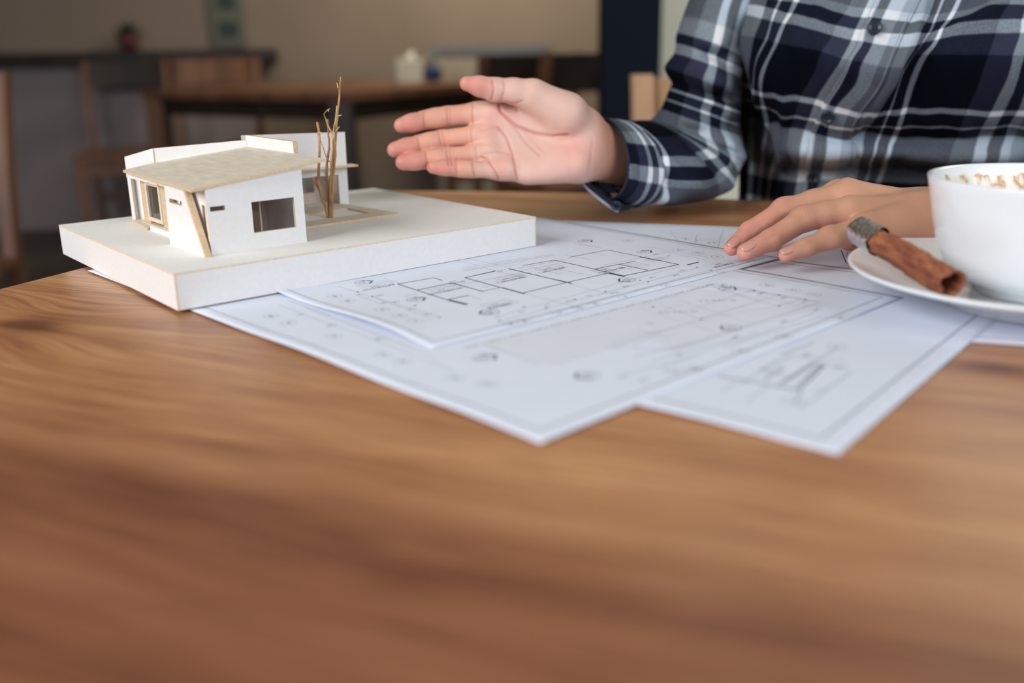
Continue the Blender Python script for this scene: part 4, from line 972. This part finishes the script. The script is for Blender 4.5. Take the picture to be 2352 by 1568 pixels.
for e in (-1, 1): f = smin(f, g.cone(hip + V((e * .07, 0, 0)), V((.385 + e * .10, .76, .52)), .075, .055), .03)
HP, HQ = g.mesh(f); HQ = orient(HP, HQ, HP.mean(0))
arms = []
def armpart(pts):
    lo, hi = bounds(pts, .06); gg = SDF(lo, hi, .004); p, q = gg.mesh(gg.chain(pts, .02)); arms.append((p, orient(p, q, p.mean(0))))
armpart([(W(1800, -90, .93), .028), (W(1650, 80, .935), .026), (W(1640, 350, .965), .024), (W(1550, 385, .90), .022), (W(1475, 372, .84), .0215)])
armpart([(W(2430, -90, .90), .028), (W(2630, 130, .88), .028), (W(2655, 378, .850), .015), (W(2505, 440, .760), .0150), (W(2370, 470, .695), .0205)])
Ps, Qs, Cs = [], [], []
off = 0
hc = np.array(lin(222, 170, 146)[:3])
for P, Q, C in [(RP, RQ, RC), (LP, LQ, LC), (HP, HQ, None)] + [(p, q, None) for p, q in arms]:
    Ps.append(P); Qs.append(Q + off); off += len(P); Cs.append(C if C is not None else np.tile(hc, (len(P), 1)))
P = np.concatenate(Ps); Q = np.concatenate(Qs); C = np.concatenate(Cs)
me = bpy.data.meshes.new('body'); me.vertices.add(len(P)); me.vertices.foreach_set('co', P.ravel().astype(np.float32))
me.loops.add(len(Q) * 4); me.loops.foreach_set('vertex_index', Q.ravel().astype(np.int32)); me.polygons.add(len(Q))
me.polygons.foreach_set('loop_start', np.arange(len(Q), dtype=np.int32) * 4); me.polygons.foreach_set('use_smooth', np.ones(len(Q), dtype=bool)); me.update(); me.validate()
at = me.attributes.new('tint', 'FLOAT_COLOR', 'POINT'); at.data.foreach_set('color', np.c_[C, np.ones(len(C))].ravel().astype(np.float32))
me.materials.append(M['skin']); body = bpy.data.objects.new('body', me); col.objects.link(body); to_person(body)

# ---- fingernails
def nail(tip, dip, r, tilt, L=.0105, half=50, name='fingernail', adv=.0):
    tip = Vector(tip); dip = Vector(dip); ax_ = (tip - dip).normalized(); u0 = Vector((0, 0, 1)); s0 = ax_.cross(u0).normalized(); u1 = s0.cross(ax_).normalized()
    s1 = s0; tl = math.radians(tilt); uu = u1 * math.cos(tl) + s1 * math.sin(tl); ss = s1 * math.cos(tl) - u1 * math.sin(tl)
    vs_, fs = [], []; na, nb = 9, 8
    for i in range(na):
        t = i / (na - 1); x_ = -L * .62 + L * t + adv
        hw = half * (1 - .45 * (2 * abs(t - .5)) ** 4)
        for j in range(nb):
            a = math.radians(-hw + 2 * hw * j / (nb - 1)); rr_ = r * (1.010 - .06 * abs(2 * j / (nb - 1) - 1) ** 5 - .05 * (2 * abs(t - .5)) ** 6 - .16 * max(0, t - .55) ** 1.0)
            vs_.append(tip + ax_ * x_ + uu * math.cos(a) * rr_ + ss * math.sin(a) * rr_ * .98)
    for i in range(na - 1):
        for j in range(nb - 1): fs.append((i * nb + j, i * nb + j + 1, (i + 1) * nb + j + 1, (i + 1) * nb + j))
    o = link_mesh(name, vs_, fs, M['nail'], None, smooth=True); md = o.modifiers.new('s', 'SOLIDIFY'); md.thickness = .0003; md.offset = 0
    return to_person(o)
for k, tl in (('middle', -22), ('ring', -22), ('little', -22)):
    ch = lf[k]; nail(ch[-1][0], ch[-2][0], ch[-1][1] * 1.06, tl, .0125 if k != 'little' else .0105, 46)

# ---- plaid shirt: front traced by its pattern lines, wrapped into a closed garment
SC_ = [-150, -66, -32, 0, 117, 158, 178, 204, 222, 309, 340, 375, 492, 533, 553, 579, 650, 720]
ROWS = {
 204: [(1693, -20), (1766, -2), (1795, 3), (1828, 6), (1938, 30), (1978, 37), (2003, 42), (2024, 46), (2057, 53), (2125, 52), (2148, 49), (2180, 44), (2314, 13), (2360, 10), (2385, 10), (2415, 12), (2500, 15), (2570, 25)],
 178: [(1683, 5), (1757, 15), (1785, 22), (1815, 30), (1920, 57), (1965, 65), (1990, 69), (2012, 74), (2046, 78), (2110, 76), (2138, 74), (2162, 66), (2297, 43), (2350, 42), (2375, 42), (2403, 44), (2490, 48), (2560, 60)],
 158: [(1682, 28), (1748, 42), (1773, 48), (1799, 53), (1911, 81), (1955, 92), (1983, 96), (2003, 100), (2036, 105), (2098, 104), (2124, 99), (2150, 91), (2288, 76), (2346, 75), (2370, 75), (2398, 77), (2485, 80), (2555, 90)],
 117: [(1683, 78), (1732, 86), (1756, 91), (1781, 98), (1888, 119), (1934, 134), (1957, 138), (1980, 142), (2016, 151), (2076, 142), (2099, 133), (2129, 127), (2271, 126), (2329, 127), (2355, 127), (2383, 129), (2470, 132), (2545, 140)],
 58: [(1688, 130), (1722, 145), (1737, 150), (1756, 156), (1866, 172), (1903, 181), (1935, 188), (1962, 193), (1995, 200), (2046, 198), (2067, 193), (2102, 190), (2247, 190), (2305, 190), (2331, 190), (2360, 191), (2445, 195), (2520, 205)],
 0: [(1697, 190), (1722, 203), (1733, 210), (1751, 214), (1838, 226), (1870, 236), (1900, 247), (1917, 252), (1951, 258), (2013, 258), (2040, 256), (2076, 256), (2221, 260), (2272, 261), (2305, 261), (2334, 260), (2420, 262), (2495, 270)],
 -32: [(1695, 225), (1722, 232), (1735, 238), (1753, 244), (1828, 263), (1858, 272), (1886, 281), (1904, 286), (1938, 291), (1998, 288), (2029, 286), (2063, 287), (2205, 293), (2256, 294), (2290, 293), (2320, 291), (2405, 294), (2480, 300)],
 -66: [(1695, 262), (1728, 270), (1745, 274), (1766, 278), (1820, 290), (1847, 297), (1874, 303), (1900, 310), (1933, 315), (1990, 306), (2022, 307), (2055, 311), (2197, 315), (2248, 316), (2280, 316), (2312, 315), (2395, 318), (2470, 325)],
 -130: [(1697, 345), (1735, 350), (1755, 358), (1778, 364), (1815, 369), (1836, 371), (1863, 370), (1890, 367), (1925, 366), (1974, 368), (2000, 369), (2033, 370), (2170, 376), (2225, 377), (2255, 377), (2284, 377), (2365, 380), (2440, 388)],
 -190: [(1697, 430), (1725, 435), (1745, 440), (1765, 443), (1800, 446), (1825, 448), (1850, 448), (1875, 447), (1905, 447), (1955, 448), (1975, 449), (2005, 450), (2140, 455), (2195, 456), (2225, 456), (2255, 456), (2335, 460), (2410, 468)],
}
ROWS[-260] = [(x - 12, y + 105) for x, y in ROWS[-190]]
def dep(t): return float(np.interp(t, [-260, -190, -152, -130, -100, -66, -32, 0, 58, 117, 178, 300, 420], [.955, .935, .925, .875, .868, .850, .832, .818, .795, .780, .774, .785, .83]))
dcol = [.125, .055, .040, .028, .004, -.004, -.006, -.007, -.008, -.008, -.006, -.005, -.012, -.012, -.010, -.006, .02, .075]
ROWS[-150] = [(x - 2, y + 17) for x, y in ROWS[-130]]
r204 = ROWS[204]
ROWS[300] = [(2085 + (x + 46 - 2085) * .97, y - 110) for x, y in r204]
ROWS[420] = [(2105 + (x + 46 - 2105) * .80, y - 215) for x, y in r204]
ROWS[500] = [(2110 + (x + 46 - 2110) * .40, -262 + (y) * .1) for x, y in r204]
ROWS[560] = [(2112 + (x + 46 - 2112) * .215, -300 + (y) * .1) for x, y in r204]
dep2 = lambda t: dep(t) if t <= 420 else (.87 if t == 500 else .865)
TS = sorted(ROWS)
SB = [800, 950, 1150, 1350, 1430, 1475]                 # back columns
def dleft(t, i):
    return max(0, min(1, (20 - t) / 90)) * (.085, .065, .050, .030, .004)[i] if i < 5 else 0
grid = []
for t in TS:
    row = []
    sc_ = 1.0 if t <= 300 else (.75 if t == 420 else (.45 if t == 500 else .33))
    for i_, ((x, y), dc) in enumerate(zip(ROWS[t], dcol)): row.append(W(x, y, dep2(t) + dc * sc_ + dleft(t, i_)))
    xL, yL = ROWS[t][0]; xR, yR = ROWS[t][-1]; d0 = dep2(t)
    B_ = [(xR + 15 * sc_, yR, .14), (xR - 140 * sc_, yR, .225), ((xL + xR) / 2, (yL + yR) / 2, .25), (xL + 90 * sc_, yL, .225), (xL + 10 * sc_, yL, .18), (xL, yL, .125)]
    for x, y, dc in B_: row.append(W(x, y, d0 + dc * sc_))
    grid.append(row)
grid = np.array(grid); SA = np.array(SC_ + SB, float); TA = np.array(TS, float)
def cubic(knots, vals, q, axis0=True):
    """non-uniform Catmull-Rom along axis 0"""
    k = np.asarray(knots, float); v = np.asarray(vals, float); m_ = np.zeros_like(v); dk = np.diff(k); dv = np.diff(v, axis=0) / dk.reshape([-1] + [1] * (v.ndim - 1))
    m_[0] = dv[0]; m_[-1] = dv[-1]
    w0 = dk[1:].reshape([-1] + [1] * (v.ndim - 1)); w1 = dk[:-1].reshape([-1] + [1] * (v.ndim - 1)); m_[1:-1] = (dv[:-1] * w0 + dv[1:] * w1) / (w0 + w1)
    i = np.clip(np.searchsorted(k, q) - 1, 0, len(k) - 2); h = dk[i]; t = (q - k[i]) / h
    sh = [-1] + [1] * (v.ndim - 1); t_ = t.reshape(sh); h_ = h.reshape(sh)
    return (2 * t_**3 - 3 * t_**2 + 1) * v[i] + (t_**3 - 2 * t_**2 + t_) * h_ * m_[i] + (-2 * t_**3 + 3 * t_**2) * v[i + 1] + (t_**3 - t_**2) * h_ * m_[i + 1]
def shirt_eval(qs, qt):
    a = cubic(TA, grid, qt)                            # (nt, ns, 3)
    return np.transpose(cubic(SA, np.transpose(a, (1, 0, 2)), qs), (1, 0, 2))
def folds(s_, t_):
    """cloth relief in metres, positive towards the viewer"""
    g_ = lambda x, w: np.exp(-(x / w) ** 2)
    r = .0012 * np.sin(s_ * .021 + t_ * .034 + 1) + .0009 * np.sin(s_ * .047 - t_ * .019 + 2.2) + .0005 * np.sin(s_ * .11 + t_ * .07)
    r += .0050 * g_(s_ - 300 + (t_ - 60) * .22, 34) * np.clip((t_ + 60) / 120, 0, 1)            # long fold beside the placket
    r -= .0042 * g_(s_ - 372 + (t_ - 60) * .25, 22) * np.clip((t_ + 60) / 120, 0, 1)
    r += .0045 * g_(s_ - 440 - (t_ - 190) * 1.2, 40) * g_(t_ - 205, 60)
    r += .007 * g_(s_ - 20 + (t_ + 90) * .9, 24) * g_(t_ + 110, 60) - .006 * g_(s_ + 30 + (t_ + 90) * .9, 20) * g_(t_ + 110, 60)
    r += .004 * g_(t_ + 108 + .02 * (s_ - 200), 16) * (s_ > 60)
    r += .004 * g_(s_ - 70 + (t_ - 0) * .3, 26) * g_(t_ + 20, 80)
    return r
def cloth(name, qs, qt, lift=0.0, mat_='plaid', uoff=0, voff=0):
    P = shirt_eval(qs, qt); SS, TT = np.meshgrid(qs, qt); ns, nt = len(qs), len(qt)
    du = np.gradient(P, axis=1); dv_ = np.gradient(P, axis=0); nn = np.cross(du, dv_); nn /= np.linalg.norm(nn, axis=2, keepdims=True) + 1e-12
    toc = CAM - P; sg = np.sign((nn * toc).sum(2)[nt // 2, min(ns // 3, ns - 1)]); nn *= sg
    fr_ = (SS < 760)
    P = P + nn * ((folds(SS, TT) * fr_) + lift)[..., None]
    vs_ = P.reshape(-1, 3); fs = [(i * ns + j, i * ns + j + 1, (i + 1) * ns + j + 1, (i + 1) * ns + j) for i in range(nt - 1) for j in range(ns - 1)]
    o = link_mesh(name, vs_, fs, M[mat_], None, smooth=True)
    uvl = o.data.uv_layers.new(name='UVMap'); idx = np.zeros(len(o.data.loops), dtype=np.int32); o.data.loops.foreach_get('vertex_index', idx)
    UV = np.stack([(SS.ravel() + uoff) / 375, (TT.ravel() + voff) / 375], 1)[idx]; uvl.data.foreach_set('uv', UV.ravel().astype(np.float32))
    return o, P, nn
qs = np.concatenate([np.arange(-150, 720, 4.0), np.arange(720, 1476, 14.0)]); qs[-1] = 1475
qt = np.concatenate([np.arange(-260, 210, 4.0), np.arange(210, 561, 10.0)])
o, TP, TN = cloth('shirt', qs, qt)
md = o.modifiers.new('s', 'SOLIDIFY'); md.thickness = .0009; md.offset = -1; to_person(o)
qs2 = np.arange(170, 243, 3.0); o, PP, PN = cloth('button_placket', qs2, np.arange(-190, 500, 4.0), .0016)
md = o.modifiers.new('s', 'SOLIDIFY'); md.thickness = .0016; md.offset = -1; to_person(o)
for s0 in (176, 236): o, _, _ = cloth('stitch_line', np.array([s0 - .5, s0 + .5]), np.arange(-188, 498, 4.0), .0019, 'thread'); to_person(o)
def surf_at(px, py):                                     # nearest shirt vertex to a pixel
    X_, Y_, D_ = to_px(PP.reshape(-1, 3)); k = np.argmin((X_ - px) ** 2 + (Y_ - py) ** 2); return PP.reshape(-1, 3)[k], PN.reshape(-1, 3)[k]
def button(pos, nrm, r=.0058):
    prof = [(0, .0016), (.0022, .0015), (.0034, .0017), (.0044, .0028), (.0054, .0027), (.0058, .0018), (.0057, .0004), (.005, 0), (0, 0)]
    k = r / .0058; vs_, fs = [], []; nn_ = 40
    for a, b in prof:
        for i in range(nn_): th = 2 * math.pi * i / nn_; vs_.append(Vector((a * k * math.cos(th), a * k * math.sin(th), b * k)))
    for i in range(len(prof) - 1):
        for j in range(nn_): j2 = (j + 1) % nn_; fs.append((i * nn_ + j, (i + 1) * nn_ + j, (i + 1) * nn_ + j2, i * nn_ + j2))
    q = Vector(nrm).to_track_quat('Z', 'Y').to_matrix(); vs_ = [q @ v + Vector(pos) for v in vs_]
    o = link_mesh('button', vs_, fs, M['button'], None, smooth=True); to_person(o)
    bm = bmesh.new()
    for sx, sy in ((-1, -1), (1, -1), (1, 1), (-1, 1)):
        c_ = Vector((sx * .0011, sy * .0011, .0019)); bmesh.ops.create_uvsphere(bm, u_segments=8, v_segments=5, radius=.0005, matrix=Matrix.Translation(c_))
    for v in bm.verts: v.co = q @ (v.co * k) + Vector(pos)
    th_ = from_bm('thread', bm, M['navy'], None); th_.data.transform(PINV); th_.parent = o
for px, py in ((2006, 68), (1902, 266), (1866, 410), (2112, -130)):
    p, n_ = surf_at(px, py)
    dirn = n_ * .6 + (CAM - p) / np.linalg.norm(CAM - p) * .5; button(p + n_ * .0012, dirn)

def sleeve(name, rings, s0, s1, n=72, relief=.0015, seed=1, close=False):
    """rings: (L, R, front vector, v); cosine ellipse through L and R"""
    Ls = np.array([r[0] for r in rings]); Rs = np.array([r[1] for r in rings]); Fs = np.array([r[2] for r in rings], float); vs0 = np.array([r[3] for r in rings], float)
    k = np.arange(len(rings), dtype=float); q = np.linspace(0, len(rings) - 1, (len(rings) - 1) * 9 + 1)
    Ls, Rs, Fs, vv_ = [cubic(k, a, q) for a in (Ls, Rs, Fs, vs0[:, None])]
    ph = np.linspace(0, 2 * math.pi, n + 1); rs = np.random.RandomState(seed); A1 = rs.uniform(0, 6, 8)
    P = []
    for i in range(len(q)):
        c_ = (Ls[i] + Rs[i]) / 2; h_ = (Ls[i] - Rs[i]) / 2
        fl = 1 + relief / .04 * (np.sin(ph * 3 + q[i] * 1.9 + A1[0]) * .8 + np.sin(ph * 2 - q[i] * 2.6 + A1[1]) + .6 * np.sin(ph * 5 + q[i] * 3.7 + A1[2])) * np.sin(ph / 2)
        P.append(c_ + np.outer(np.cos(ph), h_) + np.outer(np.sin(ph) * fl, Fs[i]))
    P = np.array(P); ns = n + 1; nt = len(q)
    fs = [(i * ns + j, i * ns + j + 1, (i + 1) * ns + j + 1, (i + 1) * ns + j) for i in range(nt - 1) for j in range(ns - 1)]
    o = link_mesh(name, P.reshape(-1, 3), fs, M['plaid'], None, smooth=True)
    U = s0 + (s1 - s0) * ph / math.pi; SS, TT = np.meshgrid(U, vv_[:, 0]); uvl = o.data.uv_layers.new(name='UVMap'); idx = np.zeros(len(o.data.loops), dtype=np.int32); o.data.loops.foreach_get('vertex_index', idx)
    uvl.data.foreach_set('uv', (np.stack([SS.ravel(), TT.ravel()], 1)[idx] / 375).ravel().astype(np.float32))
    md = o.modifiers.new('s', 'SOLIDIFY'); md.thickness = .0009; md.offset = 0
    return to_person(o)
def rg_(L, R, d, f_, v): return (W(L[0], L[1], d), W(R[0], R[1], d), f_, v)
UP = (0, -.040, 0)
rings = [rg_((1800, -235), (1910, -150), .90, (0, -.022, 0), 540), rg_((1715, -215), (1860, -100), .90, (0, -.034, 0), 470), rg_((1655, -150), (1800, -60), .90, UP, 400), rg_((1612, -60), (1745, -10), .90, UP, 300), rg_((1583, 5), (1722, 55), .90, UP, 240), rg_((1557, 77), (1706, 135), .90, UP, 204), rg_((1555, 100), (1700, 160), .90, UP, 178),
         rg_((1550, 124), (1698, 182), .90, (0, -.042, 0), 158), rg_((1529, 156), (1698, 222), .905, (0, -.046, 0), 117), rg_((1545, 190), (1698, 246), .91, (0, -.036, 0), 60), rg_((1540, 203), (1697, 257), .91, (0, -.038, 0), 4),
         rg_((1531, 226), (1694, 284), .912, (0, -.038, 0), -32), rg_((1520, 250), (1698, 312), .915, (0, -.042, 0), -66), rg_((1505, 269), (1704, 350), .915, (.004, -.044, 0), -105),
         rg_((1499, 276), (1698, 376), .912, (.010, -.044, 0), -150), rg_((1492, 277), (1668, 420), .90, (.016, -.043, 0), -195), rg_((1478, 277), (1626, 450), .875, (.022, -.042, 0), -245), rg_((1460, 278), (1580, 464), .85, (.026, -.040, 0), -300), rg_((1440, 278), (1520, 470), .825, (.026, -.034, 0), -350), rg_((1425, 280), (1470, 468), .815, (.024, -.026, 0), -385)]
sleeve('sleeve', rings, 48, 308, relief=.0045, seed=5)
rings = [rg_((1426, 276), (1448, 476), .818, (.028, -.027, 0), 226), rg_((1412, 274), (1432, 472), .812, (.024, -.028, 0), 175), rg_((1398, 273), (1412, 464), .806, (.020, -.029, 0), 120), rg_((1386, 272), (1394, 455), .800, (.016, -.030, 0), 72)]
sleeve('cuff', rings, 262, 97, relief=.0008, seed=3)
# hem roll of the cuff and its hanging, unbuttoned flap
hem = []
for k in range(40):
    ph = 2 * math.pi * k / 39; c_ = (rings[-1][0] + rings[-1][1]) / 2; h_ = (rings[-1][0] - rings[-1][1]) / 2
    hem.append(c_ + h_ * math.cos(ph) + np.array(rings[-1][2]) * math.sin(ph))
v, f = tube_verts(hem, [.0011] * 40, 8); o = link_mesh('cuff_hem', v, f, M['denim'], None, smooth=True); to_person(o)
flap = [((1332, 414), (1392, 440)), ((1352, 436), (1405, 452)), ((1378, 458), (1420, 462)), ((1400, 474), (1436, 470)), ((1420, 486), (1448, 478))]
vs_, fs = [], []
for i, (a, b) in enumerate(flap):
    for j in range(6):
        t_ = j / 5; vs_.append(W(a[0] + (b[0] - a[0]) * t_, a[1] + (b[1] - a[1]) * t_, .792 + .012 * t_ - .003 * math.sin(t_ * 3.1)))
for i in range(4):
    for j in range(5): fs.append((i * 6 + j, i * 6 + j + 1, (i + 1) * 6 + j + 1, (i + 1) * 6 + j))
o = link_mesh('cuff_flap', vs_, fs, M['denim'], None, smooth=True); md = o.modifiers.new('s', 'SOLIDIFY'); md.thickness = .0022; md.offset = 0; to_person(o)
edge = [vs_[i * 6] for i in range(5)]; v, f = tube_verts(edge, [.0013] * 5, 8); o = link_mesh('stitch_line', v, f, M['thread'], None, smooth=True); to_person(o)
bp = W(1415, 474, .784); button(bp, (CAM - bp) * .4 + np.array([.1, 0, .35]), .0050)
# the other sleeve, leaving the picture behind the cup
LSL = [rg_((2250, -190), (2360, -270), .88, (0, -.020, 0), 520), rg_((2300, -160), (2450, -262), .88, (0, -.034, 0), 460), rg_((2350, -130), (2540, -225), .88, (0, -.042, 0), 400), rg_((2430, -40), (2650, -90), .87, (0, -.045, 0), 320), rg_((2490, 90), (2750, 40), .87, (0, -.047, 0), 220), rg_((2520, 220), (2790, 190), .87, (0, -.047, 0), 110),
       rg_((2530, 315), (2800, 345), .86, (.010, -.046, 0), 10), rg_((2535, 315), (2760, 455), .83, (.022, -.040, 0), -80), rg_((2485, 352), (2610, 482), .775, (.024, -.031, 0), -160), rg_((2425, 384), (2500, 513), .725, (.020, -.026, 0), -240)]
sleeve('sleeve', LSL, 40, 300, relief=.003, seed=9)
rings = [rg_((2440, 386), (2505, 514), .728, (.021, -.027, 0), 226), rg_((2415, 392), (2465, 517), .712, (.020, -.0255, 0), 150), rg_((2390, 400), (2428, 519), .70, (.019, -.0245, 0), 70)]
sleeve('cuff', rings, 262, 97, relief=.0006, seed=4)
# collar
def ringpts(t_, sc_, dz): 
    return [shirt_eval(np.array([s_]), np.array([float(t_)]))[0, 0] for s_ in np.linspace(-150, 1475, 60)]
a = ringpts(540, 1, 0); cc_ = np.mean(a, axis=0); vs_, fs = [], []
for i, p in enumerate(a):
    for j, (k_, dz) in enumerate(((1.0, 0), (1.02, .022), (1.05, .040), (1.16, .030), (1.32, .008), (1.36, .004))):
        q_ = cc_ + (p - cc_) * k_; vs_.append((q_[0], q_[1], p[2] + dz))
for i in range(59):
    for j in range(5): fs.append((i * 6 + j, (i + 1) * 6 + j, (i + 1) * 6 + j + 1, i * 6 + j + 1))
o = link_mesh('collar', vs_, fs, M['plaid'], None, smooth=True); uvl = o.data.uv_layers.new(name='UVMap')
for lp in o.data.loops: i = lp.vertex_index; uvl.data[lp.index].uv = ((i // 6) * 27 / 375, (i % 6) * 25 / 375)
md = o.modifiers.new('s', 'SOLIDIFY'); md.thickness = .0012; to_person(o)
# trousers and shoes
g = SDF((.15, .60, .0), (.66, 1.36, .74), .008)
f = None
f = g.cone(tor[-1][0] + V((0, .02, -.05)), hip, .098, .118)
for e in (-1, 1):
    k_ = V((.385 + e * .11, .74, .52))
    f = smin(f, g.cone(hip + V((e * .075, 0, 0)), k_, .090, .068), .03); f = smin(f, g.cone(k_, V((.385 + e * .11, .80, .10)), .064, .050), .03)
f = smax(f, -(g.Z - .095) + 0 * f, .004)
TPp, TQ = g.mesh(f); TQ = orient(TPp, TQ, TPp.mean(0)); o = link_mesh('trousers', TPp, TQ, M['denim'], None, smooth=True); to_person(o)
for e in (-1, 1):
    g = SDF((.385 + e * .11 - .07, .60, -.01), (.385 + e * .11 + .07, .93, .16), .006)
    f = g.cone(V((.385 + e * .11, .86, .045)), V((.385 + e * .115, .69, .034)), .043, .034); f = smin(f, g.cone(V((.385 + e * .11, .83, .05)), V((.385 + e * .11, .81, .12)), .04, .044), .02); f = smax(f, -(g.Z - .002) + 0 * f, .003)
    p, q = g.mesh(f); o = link_mesh('shoe', p, orient(p, q, p.mean(0)), M['button'], None, smooth=True); to_person(o)
# hair and eyes
g = SDF(Hc - .2, Hc + .17, .005)
f = g.ell(hp_(0, -.025, .040), (.088, .100, .093), R_); f = smin(f, g.ell(hp_(0, -.06, -.04), (.078, .055, .11), R_), .03)
f = smax(f, -g.ell(hp_(0, .075, -.045), (.066, .095, .095), R_), .01)
p, q = g.mesh(f); o = link_mesh('hair', p, orient(p, q, p.mean(0)), M['hair'], None, smooth=True); to_person(o)
for e in (-1, 1):
    c_ = Vector(hp_(e * .032, .0615, .001))
    bm = bmesh.new(); bmesh.ops.create_uvsphere(bm, u_segments=20, v_segments=12, radius=.0125, matrix=Matrix.Translation(c_)); o = from_bm('eye', bm, M['eye'], None, True); to_person(o)
    bm = bmesh.new(); bmesh.ops.create_uvsphere(bm, u_segments=16, v_segments=10, radius=.0062, matrix=Matrix.Translation(c_ + Vector(fdir) * .0075)); i_ = from_bm('iris', bm, M['iris'], None, True); i_.data.transform(PINV); i_.parent = o
# her chair
ch = chair('dining_chair', .385, 1.13, 0, 'pale beech chair the person sits on, its back showing behind the raised arm', M['pale_wood'], M['pale_wood'], .855)
